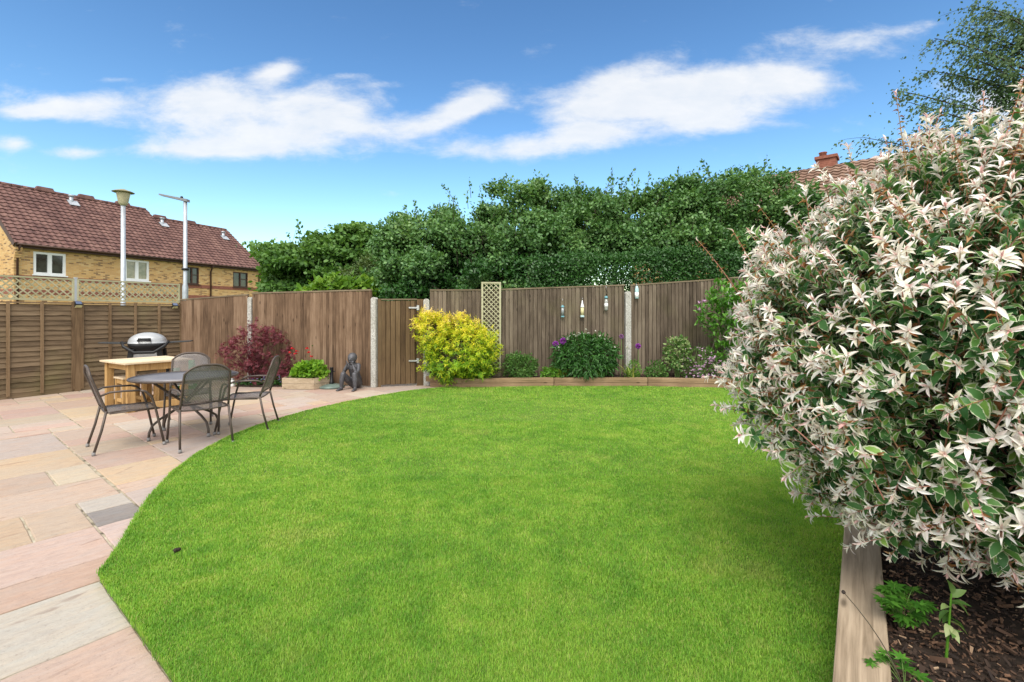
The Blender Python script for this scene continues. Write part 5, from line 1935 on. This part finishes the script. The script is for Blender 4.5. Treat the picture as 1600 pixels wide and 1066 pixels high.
# ------------------------------------------------------------------ garden furniture
def chair(label):
    t = empty('garden_chair', (0, 0, 0), 0, label, 'chair', 'mesh garden chairs round the table')
    st = M['steel']
    # seat: dips, then rolls down at the front
    nx, ny = 8, 12
    vs, fs = [], []
    def seat(u, v):
        x = (u - .5) * .47
        y = -.22 + v * .46
        z = .425 + .012 * math.sin(v * PI * 1.6 + .4) - .05 * max(0, v - .78) / .22 * max(0, v - .78) - .012 * math.sin(u * PI)
        return (x, y, z + (.02 * (v - .3) if v > .3 else 0))
    for j in range(ny + 1):
        for i in range(nx + 1):
            vs.append(seat(i / nx, j / ny))
    for j in range(ny):
        for i in range(nx):
            a = j * (nx + 1) + i
            fs.append((a, a + 1, a + nx + 2, a + nx + 1))
    mb = MB(); mb.add(vs, fs, True)
    se = mb.build('seat', M['mesh'], t)
    so_ = se.modifiers.new('thick', 'SOLIDIFY'); so_.thickness = .004
    mb = MB()
    rim = [seat(i / nx, 0) for i in range(nx + 1)] + [seat(1, j / ny) for j in range(1, ny + 1)] + [seat(1 - i / nx, 1) for i in range(1, nx + 1)] + [seat(0, 1 - j / ny) for j in range(1, ny + 1)]
    mb.tube(rim, .009, 6, False); mb.build('seat_frame', st, se)
    # back: perforated sheet inside an arched tube
    def back(a, h):                      # a -1..1 across, h 0..1 up
        top = .93 - .09 * abs(a) ** 3
        z = .45 + (top - .45) * h
        y = -.225 - .13 * h - .015 * (1 - a * a)
        return (a * (.235 - .015 * h), y, z)
    vs, fs = [], []
    nb = 10
    for j in range(nb + 1):
        for i in range(nb + 1):
            vs.append(back(-1 + 2 * i / nb, .12 + .88 * j / nb))
    for j in range(nb):
        for i in range(nb):
            a = j * (nb + 1) + i
            fs.append((a, a + 1, a + nb + 2, a + nb + 1))
    mb = MB(); mb.add(vs, fs, True)
    bk = mb.build('backrest', M['mesh'], t)
    so_ = bk.modifiers.new('thick', 'SOLIDIFY'); so_.thickness = .004
    mb = MB()
    arch = [back(-1, k / 8) for k in range(0, 8)] + [back(-1 + 2 * k / 12, 1) for k in range(13)] + [back(1, 1 - k / 8) for k in range(1, 9)]
    mb.tube(arch, .0125, 8); mb.tube([back(-1, .12), back(0, .12), back(1, .12)], .008, 6)
    mb.build('back_frame', st, bk)
    for s in (-1, 1):
        mb = MB(); mb.tube([(s * .255, -.33, .012), (s * .245, -.265, .25), back(s, 0)], .0125, 8)
        lg = mb.build('leg', st, t)
        mb = MB(); mb.lathe([(.016, 0), (.018, .01), (.016, .035)], 10, (s * .255, -.33, 0)); mb.build('foot', M['footcap'], lg)
        mb = MB(); mb.tube([(s * .262, .28, .012), (s * .255, .235, .25), (s * .25, .2, .43), (s * .257, .165, .56), (s * .262, .11, .625), (s * .262, .06, .645)], .0125, 8)
        lg = mb.build('leg', st, t)
        mb = MB(); mb.lathe([(.016, 0), (.018, .01), (.016, .035)], 10, (s * .262, .28, 0)); mb.build('foot', M['footcap'], lg)
        mb = MB(); mb.tube([(s * .262, .07, .644), (s * .262, -.08, .652), (s * .25, -.2, .65), back(s, .42)], .011, 8); mb.build('armrest', st, t)
        mb = MB(); mb.tube([(s * .25, .2, .43), (s * .24, -.2, .42)], .009, 6); mb.build('side_rail', st, t)
    return t


TC = Vector((-4.07, 5.94))
ch0 = chair('mesh garden chair seen from behind, nearest the lawn edge')
spots = [((-3.62, 5.52), (-.72, .70), None),
         ((-4.36, 5.42), (.68, .73), 'mesh garden chair at left, turned in profile with its back to the lap fence'),
         ((-4.44, 6.55), (.5, -.86), 'mesh garden chair on the far side of the round table, facing the lawn'),
         ((-3.46, 6.2), (-.97, -.22), 'mesh garden chair at right, its back leaning towards the red maple')]
for (pos, d, lab) in spots:
    c_ = ch0 if lab is None else copy_tree(ch0)
    c_.location = (pos[0], pos[1], .003)
    c_.rotation_euler = (0, 0, math.atan2(-d[0], d[1]))
    if lab: c_['label'] = lab

tb = empty('garden_table', (TC.x, TC.y, .003), R(20), 'round dark metal garden table with a perforated top among the chairs', 'table')
mb = MB(); mb.lathe([(.02, .722), (.3, .722), (.555, .72)], 56); mb.build('table_top', M['meshtop'], tb)
mb = MB()
mb.tube([(.565 * math.cos(2 * PI * k / 56), .565 * math.sin(2 * PI * k / 56), .716) for k in range(57)], .013, 8, False)
mb.tube([(.3 * math.cos(2 * PI * k / 40), .3 * math.sin(2 * PI * k / 40), .708) for k in range(41)], .009, 6, False)
mb.build('rim', M['steel'], tb)
for k in range(4):
    a = R(45 + 90 * k)
    d = Vector((math.cos(a), math.sin(a), 0)); q = Vector((-d.y, d.x, 0)) * .03
    mb = MB()
    pts = [d * -.36 + T_ for T_ in ()]
    raw = [(-.40, .70), (-.33, .64), (-.2, .53), (-.05, .41), (.12, .31), (.27, .235), (.36, .17), (.395, .09), (.4, .012)]
    mb.tube([d * r + Vector((0, 0, z)) + q * (1 if k % 2 else -1) for r, z in raw], .0145, 8)
    lg = mb.build('leg', M['steel'], tb)
    mb = MB(); e = d * .4 + q * (1 if k % 2 else -1); mb.lathe([(.018, 0), (.02, .01), (.018, .04)], 10, (e.x, e.y, 0)); mb.build('foot', M['footcap'], lg)
mb = MB(); mb.lathe([(.03, .36), (.06, .37), (.06, .385), (.03, .395)], 16); mb.build('brace', M['steel'], tb)

# orange pine bar table and its stools
uT, vT = Vector((-.85, .53)), Vector((.53, .85))
N0 = Vector((-5.78, 7.15))
wt = empty('pine_table', (N0.x, N0.y, 0), math.atan2(vT.y, vT.x), 'orange pine table with a bleached top behind the metal table', 'table')
LV, LU = .85, .91       # local x along vT, local y along uT
mb = MB()
for i in range(5):
    mb.box((LV / 2, -.03 + (LU + .06) * (i + .5) / 5, .742), (LV + .08, (LU + .06) / 5 - .003, .028))
mb.build('table_top', M['pinetop'], wt, .004)
for (x, y) in ((.06, .05), (LV - .06, .05), (.06, LU - .06), (LV - .06, LU - .06)):
    mb = MB(); mb.box((x, y, .364), (.1, .075, .728)); mb.build('leg', M['pine'], wt, .004)
mb = MB()
for y in (.05, LU - .06):
    for z, hh in ((.672, .11), (.06, .1)):
        mb = MB(); mb.box((LV / 2, y, z), (LV - .2, .05, hh)); mb.build('rail', M['pine'], wt, .003)
for x in (.06, LV - .06):
    mb = MB(); mb.box((x, LU / 2, .68), (.05, LU - .185, .09)); mb.build('rail', M['pine'], wt, .003)


def stool(x, y, label):
    p = N0 + vT * x + uT * y
    s_ = empty('pine_stool', (p.x, p.y, 0), math.atan2(vT.y, vT.x), label, 'stool', 'pine stools under the pine table')
    mb = MB()
    for i in range(3): mb.box((0, -.12 + .12 * i, .475), (.34, .117, .028))
    mb.build('seat', M['pinetop'], s_, .004)
    for (a, b_) in ((-.13, -.13), (.13, -.13), (-.13, .13), (.13, .13)):
        mb = MB(); mb.box((a, b_, .23), (.06, .055, .46)); mb.build('leg', M['pine'], s_, .003)
    for a in (-.13, .13):
        for z, hh in ((.42, .07), (.12, .05)):
            mb = MB(); mb.box((a, 0, z), (.04, .205, hh)); mb.build('rail', M['pine'], s_)


stool(.26, .6, 'left pine stool, tucked under the pine table at its lap fence side')
stool(.62, .42, 'right pine stool under the pine table, half hidden by the metal chairs')


# barbecue
def barbecue():
    p = at(231, 540, 9.2)
    o = empty('barbecue', (p.x, p.y, 0), R(24), 'grey and black gas barbecue with side shelves before the lap fence', 'barbecue')
    lg = plain('pale_grey_enamel', (.33, .34, .35), .35, .2, 10, .06, spec=.5)
    n = 24
    o.scale = (.76, .76, .98)
    def half(c, sx, sy, sz, upper, mt, name, par):
        mb = MB()
        vs, fs = [], []
        m_ = 8
        for i in range(m_ + 1):
            th = PI / 2 * i / m_
            for k in range(n):
                a = 2 * PI * k / n
                cx, cy = math.cos(a), math.sin(a)
                e = .72
                cx, cy = math.copysign(abs(cx) ** e, cx), math.copysign(abs(cy) ** e, cy)
                vs.append((c[0] + sx * cx * math.cos(th), c[1] + sy * cy * math.cos(th), c[2] + (1 if upper else -1) * sz * math.sin(th) ** .9))
        for i in range(m_):
            for k in range(n):
                a, b_ = i * n + k, i * n + (k + 1) % n
                fs.append((a, b_, b_ + n, a + n) if upper else (a, a + n, b_ + n, b_))
        fs.append(tuple(range(n)))
        mb.add(vs, fs, True)
        return mb.build(name, mt, par)
    lid = half((0, 0, .95), .4, .3, .21, True, lg, 'lid', o)
    mb = MB(); mb.tube([(-.13, -.31, 1.0), (-.13, -.36, 1.01), (.13, -.36, 1.01), (.13, -.31, 1.0)], .016, 8); mb.box((0, -.3, 1.03), (.26, .03, .05)); mb.build('handle', M['black'], lid)
    half((0, 0, .945), .4, .3, .2, False, M['black'], 'bowl', o)
    mb = MB()
    mb.tube([(-.48, -.2, .98), (-.42, -.3, .9), (-.2, -.33, .78), (.2, -.33, .78), (.42, -.3, .9), (.48, -.2, .98)], .03, 8)
    mb.build('cradle', M['black'], o)
    for s in (-1, 1):
        mb = MB(); mb.hexa([(s * .44, -.22, .94), (s * .95, -.18, .965), (s * .95, .16, .965), (s * .44, .2, .94), (s * .44, -.22, .97), (s * .95, -.18, .985), (s * .95, .16, .985), (s * .44, .2, .97)])
        mb.build('side_shelf', plain('charcoal_plastic', (.03, .032, .034), .4), o, .008)
    mb = MB(); mb.hexa([(-.33, -.2, .5), (.33, -.2, .5), (.3, .2, .5), (-.3, .2, .5), (-.24, -.22, .79), (.24, -.22, .79), (.24, .2, .79), (-.24, .2, .79)]); mb.build('body_panel', lg, o, .01)
    for s in (-1, 1):
        for y in (-.2, .2):
            mb = MB(); mb.hexa([(s * .46, y - .035, 0), (s * .4, y - .035, 0), (s * .4, y + .035, 0), (s * .46, y + .035, 0), (s * .34, y - .045, .84), (s * .22, y - .045, .84), (s * .22, y + .045, .84), (s * .34, y + .045, .84)])
            mb.build('leg', M['black'], o, .006)
    mb = MB(); mb.box((0, 0, .2), (.76, .34, .03)); mb.build('bottom_shelf', M['black'], o)


barbecue()

# green bag and the small white object
p = at(288, 580, 8.7)
gbag = empty('compost_bag', (p.x, p.y, 0), R(25), 'green plastic sack standing behind the far garden chair', 'bag')
mb = MB()
vs, fs = [], []
r3 = random.Random(4)
prof = [(.0, .9), (.04, 1.0), (.2, 1.04), (.4, 1.0), (.52, .92), (.6, .75), (.64, .85)]
for z, k in prof:
    for i in range(16):
        a = 2 * PI * i / 16
        cx, cy = math.copysign(abs(math.cos(a)) ** .6, math.cos(a)), math.copysign(abs(math.sin(a)) ** .7, math.sin(a))
        vs.append((cx * .2 * k + r3.gauss(0, .006), cy * (.13 * k if z < .55 else .05) + r3.gauss(0, .006), z))
for i in range(len(prof) - 1):
    for k in range(16):
        a, b_ = i * 16 + k, i * 16 + (k + 1) % 16
        fs.append((a, b_, b_ + 16, a + 16))
fs += [tuple(range(16))[::-1], tuple(range(len(prof) * 16 - 16, len(prof) * 16))]
mb.add(vs, fs, True)
mb.build('sack', plain('green_polythene', (.02, .2, .05), .3, spec=.5), gbag)
mb = MB(); mb.box((.03, -.142, .3), (.24, .012, .2)); mb.build('printed_panel', plain('pale_print', (.5, .55, .5), .4, nscale=25, var=.4), gbag)
p = gp(363, 604)
wl_ = empty('garden_light', (p.x, p.y, 0), 0, 'small white garden light standing on the paving by the flowers', 'light')
mb = MB(); mb.lathe([(.05, 0), (.055, .02), (.045, .1), (.03, .14)], 12); mb.build('shade', M['white'], wl_)
mb = MB(); mb.lathe([(.032, .14), (.036, .15), (.02, .17)], 12); mb.build('lid', M['tin'], wl_)

# ------------------------------------------------------------------ the big dappled willow
def willow():
    C = np.array([2.35, 2.36, 1.3])
    S = np.array([1.1, 1.08, 1.08])
    base = np.array([2.62, 2.5, SZ])
    o = empty('dappled_willow', base, 0, 'large dappled white and pink leaved shrub filling the right foreground', 'shrub')
    up = np.array([0, 0, 1.0])
    # leaf materials ---------------------------------------------------------
    def lm(name, build, trans, rough=.45, spec=.3):
        m, nt, b = mat(name)
        c = build(nt)
        L(nt, c, b.inputs['Base Color'])
        b.inputs['Roughness'].default_value = rough
        b.inputs['Specular IOR Level'].default_value = spec
        t = N(nt, 'ShaderNodeBsdfTranslucent'); L(nt, c, t.inputs[0])
        mx = N(nt, 'ShaderNodeMixShader'); mx.inputs[0].default_value = trans
        L(nt, b.outputs[0], mx.inputs[1]); L(nt, t.outputs[0], mx.inputs[2]); L(nt, mx.outputs[0], nt.nodes['Material Output'].inputs[0])
        return m
    def white(nt):
        a = N(nt, 'ShaderNodeAttribute', attribute_name='tone')      # 0 cream .. 1 pink tip
        r = island(nt)
        c = ramp(nt, r, [(0, (.84, .8, .62)), (.4, (.9, .87, .78)), (.8, (.92, .9, .85)), (1, (.9, .84, .81))])
        n = noise(nt, coords(nt), 60, 4, .65)
        c = mixc(nt, maprange(nt, n, .6, .74, 0, .45), c, (.42, .47, .22))
        return mixc(nt, a.outputs['Fac'], c, (.74, .42, .4))
    def green(nt):
        r = island(nt)
        c = ramp(nt, r, [(0, (.034, .11, .034)), (.5, (.07, .185, .046)), (.8, (.14, .3, .06)), (1, (.27, .44, .08))])
        e = N(nt, 'ShaderNodeAttribute', attribute_name='edge')
        n = noise(nt, coords(nt), 55, 5, .7)
        f = mth(nt, 'ADD', mth(nt, 'MULTIPLY', e.outputs['Fac'], .5), mth(nt, 'MULTIPLY', n, .62))
        f = mth(nt, 'ADD', f, mth(nt, 'MULTIPLY', mth(nt, 'SUBTRACT', r, .5), .22))
        return mixc(nt, maprange(nt, f, .68, .76), c, (.56, .6, .4))
    mw, mg = lm('white_willow_leaf', white, .3), lm('green_margined_willow_leaf', green, .35)
    mbn = leaf_mat('withered_willow_leaf', [(0, (.16, .06, .022)), (.5, (.36, .16, .06)), (1, (.55, .36, .2))], .3, .7, 8, .2)
    ns = 2500
    d = rdirs(int(ns * 1.3))
    d = d[d[:, 2] > -.86][:ns]
    ns = len(d)
    lump = np.array([mnoise.noise(tuple(x * 2.1)) * .13 + mnoise.noise(tuple(x * 5.3 + 4)) * .08 for x in d])
    narrow = np.where(d[:, 2] < -.2, 1 - .1 * (-d[:, 2] - .2), 1.0)
    side = np.clip(d @ np.array([-.7, .7, 0]) + .35, 0, 1) * np.clip(d[:, 2] * 1.5 - .5, 0, 1)
    rad = (1 + lump + rng.normal(size=ns) * np.where(rng.random(ns) < .14, .1, .045)) * narrow * (1 - .03 * side)
    tall = rng.random(ns) < .09
    rad = np.where(tall & (d[:, 2] > .42), rad + rng.uniform(.08, .25, ns), np.minimum(rad, 1.2))
    tip = C + d * S * rad[:, None]
    tip[:, 2] = np.maximum(tip[:, 2], .24)
    # a shoot starts deeper in and lower, and arches outwards
    ln_ = rng.uniform(.32, .6, ns)
    sd_ = unit(d * 1.0 + up * (.35 + .35 * np.clip(d[:, 2], 0, 1))[:, None] + rng.normal(size=(ns, 3)) * .32)
    start = tip - sd_ * ln_[:, None] - up * .04
    start[:, 2] = np.maximum(start[:, 2], .42)
    ctrl = tip - sd_ * (ln_ * .45)[:, None] + up * (.05 * (1 - np.abs(d[:, 2])))[:, None]
    curves = []
    WP, WD, WN, WL, WW, WT = [], [], [], [], [], []
    GP, GD, GN, GL, GW = [], [], [], [], []
    BP, BD, BN, BL = [], [], [], []
    for i in range(ns):
        cv = bez(start[i], ctrl[i], tip[i], 7)
        curves.append((cv, .0036, .0016))
        ax = unit((tip[i] - ctrl[i])[None])[0]
        x = unit(np.cross(ax, up + rng.normal(size=3) * .3)[None])[0]
        y = np.cross(ax, x)
        spike = tall[i] and d[i, 2] > .42
        wf = rng.uniform(.05, .17) if not spike else .02
        # terminal star of white leaves
        size = rng.uniform(.66, 1.08)
        nstar = rng.integers(4, 7) if not spike else 0
        ph = rng.uniform(0, 6.28)
        for k in range(nstar):
            a = ph + 2 * PI * k / nstar + rng.normal() * .45
            r_ = x * math.cos(a) + y * math.sin(a)
            op = rng.uniform(.65, 1.6)
            dd = ax * math.cos(op) + r_ * math.sin(op)
            WP.append(tip[i] - ax * rng.uniform(0, .014)); WD.append(dd); WN.append(ax * 1.0 - r_ * .2)
            WL.append(rng.uniform(.034, .07) * size); WW.append(.235 + rng.normal() * .045); WT.append(max(0, rng.normal() * .16))
        for k in range(rng.integers(2, 5)):
            a = rng.uniform(0, 6.28)
            r_ = x * math.cos(a) + y * math.sin(a)
            op = rng.uniform(.1, .5)
            WP.append(tip[i]); WD.append(ax * math.cos(op) + r_ * math.sin(op)); WN.append(-r_)
            WL.append(rng.uniform(.024, .045) * size); WW.append(.24); WT.append(rng.uniform(.2, 1.0))
        # pairs of leaves down the shoot: white first, then margined green
        L_ = ln_[i]
        s = .018
        while s < L_ * .82:
            t = 1 - s / L_
            q = (1 - t) ** 2 * start[i] + 2 * t * (1 - t) * ctrl[i] + t * t * tip[i]
            a = rng.uniform(0, 6.28)
            for sg in (0, PI):
                if rng.random() < .12: continue
                r_ = x * math.cos(a + sg) + y * math.sin(a + sg)
                op = rng.uniform(.75, 1.25)
                dd = ax * math.cos(op) + r_ * math.sin(op) + up * .1
                if spike or (rng.random() < .11 and s < .3):
                    BP.append(q); BD.append(dd - up * .3); BN.append(ax); BL.append(rng.uniform(.02, .042) * (.6 if spike else 1))
                elif s < wf + rng.normal() * .02:
                    WP.append(q); WD.append(dd); WN.append(ax * .8 - r_ * .3 + up * .3)
                    WL.append(rng.uniform(.034, .062) * size); WW.append(.25 + rng.normal() * .04); WT.append(max(0, rng.normal() * .05))
                else:
                    GP.append(q); GD.append(dd); GN.append(ax * .6 + up * .7 - r_ * .2)
                    GL.append(rng.uniform(.042, .074)); GW.append(rng.uniform(.42, .58))
            s += rng.uniform(.022, .034)
    # older leaves inside
    n_ = 7000
    dd = rdirs(n_)
    sid2 = np.clip(dd @ np.array([-.7, .7, 0]) + .35, 0, 1) * np.clip(dd[:, 2] * 1.5 - .5, 0, 1)
    nar = np.where(dd[:, 2] < -.2, 1 - .1 * (-dd[:, 2] - .2), 1.0)
    lump2 = np.array([mnoise.noise(tuple(x * 2.1)) * .13 for x in dd])
    p = C + dd * S * ((.5 + .42 * rng.random(n_) ** .6 + lump2) * nar * (1 - .03 * sid2))[:, None]
    ok = p[:, 2] > .3
    p, dd = p[ok], dd[ok]
    GP = np.concatenate([np.array(GP), p]); GD = np.concatenate([np.array(GD), unit(dd + rng.normal(size=p.shape) * .7 - up * .2)])
    GN = np.concatenate([np.array(GN), unit(dd * .5 + up + rng.normal(size=p.shape) * .5)])
    GL = np.concatenate([np.array(GL), rng.uniform(.04, .065, len(p))]); GW = np.concatenate([np.array(GW), rng.uniform(.42, .58, len(p))])
    WL, BL = np.array(WL), np.array(BL)
    scatter('white_leaves', mw, o, np.array(WP) - base, np.array(WD), np.array(WN), WL, WL * np.array(WW), tpl_long(5, .2, .03), attr=np.array(WT))
    scatter('green_leaves', mg, o, GP - base, GD, GN, GL, GL * GW, tpl_long(5, .12, .12), edge=True)
    scatter('withered_leaves', mbn, o, np.array(BP) - base, np.array(BD), np.array(BN), BL, BL * .45, tpl_long(5, .5, .5))
    m, nt, b = mat('pinkish_twig')
    r = island(nt)
    L(nt, ramp(nt, r, [(0, (.2, .15, .06)), (.5, (.36, .16, .1)), (1, (.42, .2, .17))]), b.inputs['Base Color'])
    b.inputs['Roughness'].default_value = .5
    tubes_np('twig', m, o, [(c - base, a, b_) for c, a, b_ in curves], 4)
    br = []
    for i in range(16):
        a = rng.uniform(0, 6.28)
        e = C + np.array([math.cos(a) * .7, math.sin(a) * .7, rng.uniform(-.55, .4)]) * S
        b0 = base + np.array([math.cos(a) * .06, math.sin(a) * .06, -.05])
        cvb = bez(b0, b0 + (e - b0) * np.array([.35, .35, .75]), e, 9)
        br.append((cvb - base, .02 if i else .028, .007))
        for k in range(9):
            st = cvb[rng.integers(3, 9)]
            e2 = start[rng.integers(ns)]
            for _ in range(14):
                c2 = start[rng.integers(ns)]
                if np.linalg.norm(c2 - st) < np.linalg.norm(e2 - st): e2 = c2
            br.append((bez(st, (st + e2) / 2 + up * .03, e2, 5) - base, .007, .0035))
    # low bough reaching over the bark
    br.append((bez(base + up * .1, base + np.array([-.3, -.25, .42]), base + np.array([-.62, -.38, .42]), 8) - base, .018, .007))
    tubes_np('branch', M['darkbark'], o, br, 7)


willow()


# small plants on the bark in the foreground
def cutleaf(name, label, base, n, h, size, lean=(0, 0)):
    o = empty(name, base, 0, label, 'plant')
    cv, P, D, Nn, S_ = [], [], [], [], []
    for i in range(n):
        a = rng.uniform(0, 6.28)
        rr = rng.uniform(.25, 1)
        e = np.array([math.cos(a) * .1 * rr + lean[0] * rr, math.sin(a) * .1 * rr + lean[1] * rr, h * rng.uniform(.45, 1)])
        cv.append((bez((0, 0, 0), (e[0] * .4, e[1] * .4, e[2] * .7), e, 5), .0022, .0014))
        for k in range(3):
            P.append(e); aa = a + (k - 1) * 1.2
            D.append((math.cos(aa), math.sin(aa), .1 + rng.normal() * .2)); Nn.append((rng.normal() * .25, rng.normal() * .25, 1)); S_.append(size * rng.uniform(.7, 1.15))
    S_ = np.array(S_)
    scatter('foliage', LM['fresh2'], o, np.array(P), np.array(D), np.array(Nn), S_, S_, tpl_palm(5, R(150)))
    tubes_np('stem', M['stem'], o, cv, 4)
    return o


LM['fresh2'] = leaf_mat('cranesbill_leaf', [(0, (.03, .11, .012)), (.6, (.07, .2, .022)), (1, (.13, .3, .04))], .3, .45, 5, .3)
cutleaf('cranesbill', 'cut leaved bright green plant on the bark next to the pale sleeper', (gp(1408, 985, SZ).x, gp(1408, 985, SZ).y, SZ), 34, .17, .05, (-.03, -.02))
q = gp(1385, 1072, SZ)
o = cutleaf('cranesbill', 'sprawling green plant at the bottom edge leaning over the sleeper', (q.x + .05, q.y - .02, SZ), 9, .1, .045, (-.06, .02))
e = gp(1318, 945, .34)
e = (e.x - q.x - .05, e.y - q.y + .02, .24)
tubes_np('seed_stalk', plain('dry_stalk', (.06, .05, .03), .7), o, [(bez((0, 0, 0), (-.02, .05, .14), e, 7), .0022, .0016)], 5)
mb = MB(); mb.ball(e, .0075); mb.build('seed_head', M['darkbark'], o)
p = gp(1478, 1035, SZ)
o = empty('willow_shoot', (p.x, p.y, SZ), 0, 'bright green young shoot rising out of the bark under the shrub', 'plant')
tubes_np('stem', LM['fresh'], o, [(bez((0, 0, 0), (.01, 0, .12), (.03, .01, .26), 6), .0055, .003)], 6)
k = 14
t = np.linspace(.35, 1, k)[:, None]
P = t * np.array([.03, .01, .26])
D = unit(rng.normal(size=(k, 3)) + np.array([0, 0, .4]))
scatter('leaf', LM['varieg'], o, P, D, unit(rng.normal(size=(k, 3)) * .4 + np.array([0, 0, 1.])), .06, .028, LONG)
o, lb = shrub('blue_flowered_plant', 'plant with violet blue flowers glimpsed through the white leaved shrub', 'plant', (4.3, 4.2, SZ), [((4.3, 4.2, .55), (.35, .35, .45)), ((4.05, 4.5, .45), (.3, .3, .35))], 900, 'mid', .06, SIMPLE, .5, nst=14)
bits('flower', o, lobe_points(lb, 70, .1, 1.04)[0], .035, LM['violet'], 8)

# a small dark clod lying on the grass
p = gp(275, 860, .05)
mb = MB()
for (dx, dy, dz, q) in ((0, 0, 0, .014), (.015, .006, .004, .011), (-.013, .008, -.002, .01), (.004, -.01, .006, .009)):
    mb.ball((dx, dy, dz), q, 9, 6)
o = mb.build('soil_clod', M['soil'])
o.location = p
rm = o.modifiers.new('fuse', 'REMESH'); rm.mode = 'VOXEL'; rm.voxel_size = .003
tag(o, 'small dark clod of soil lying on the lawn near the paving', 'clod')
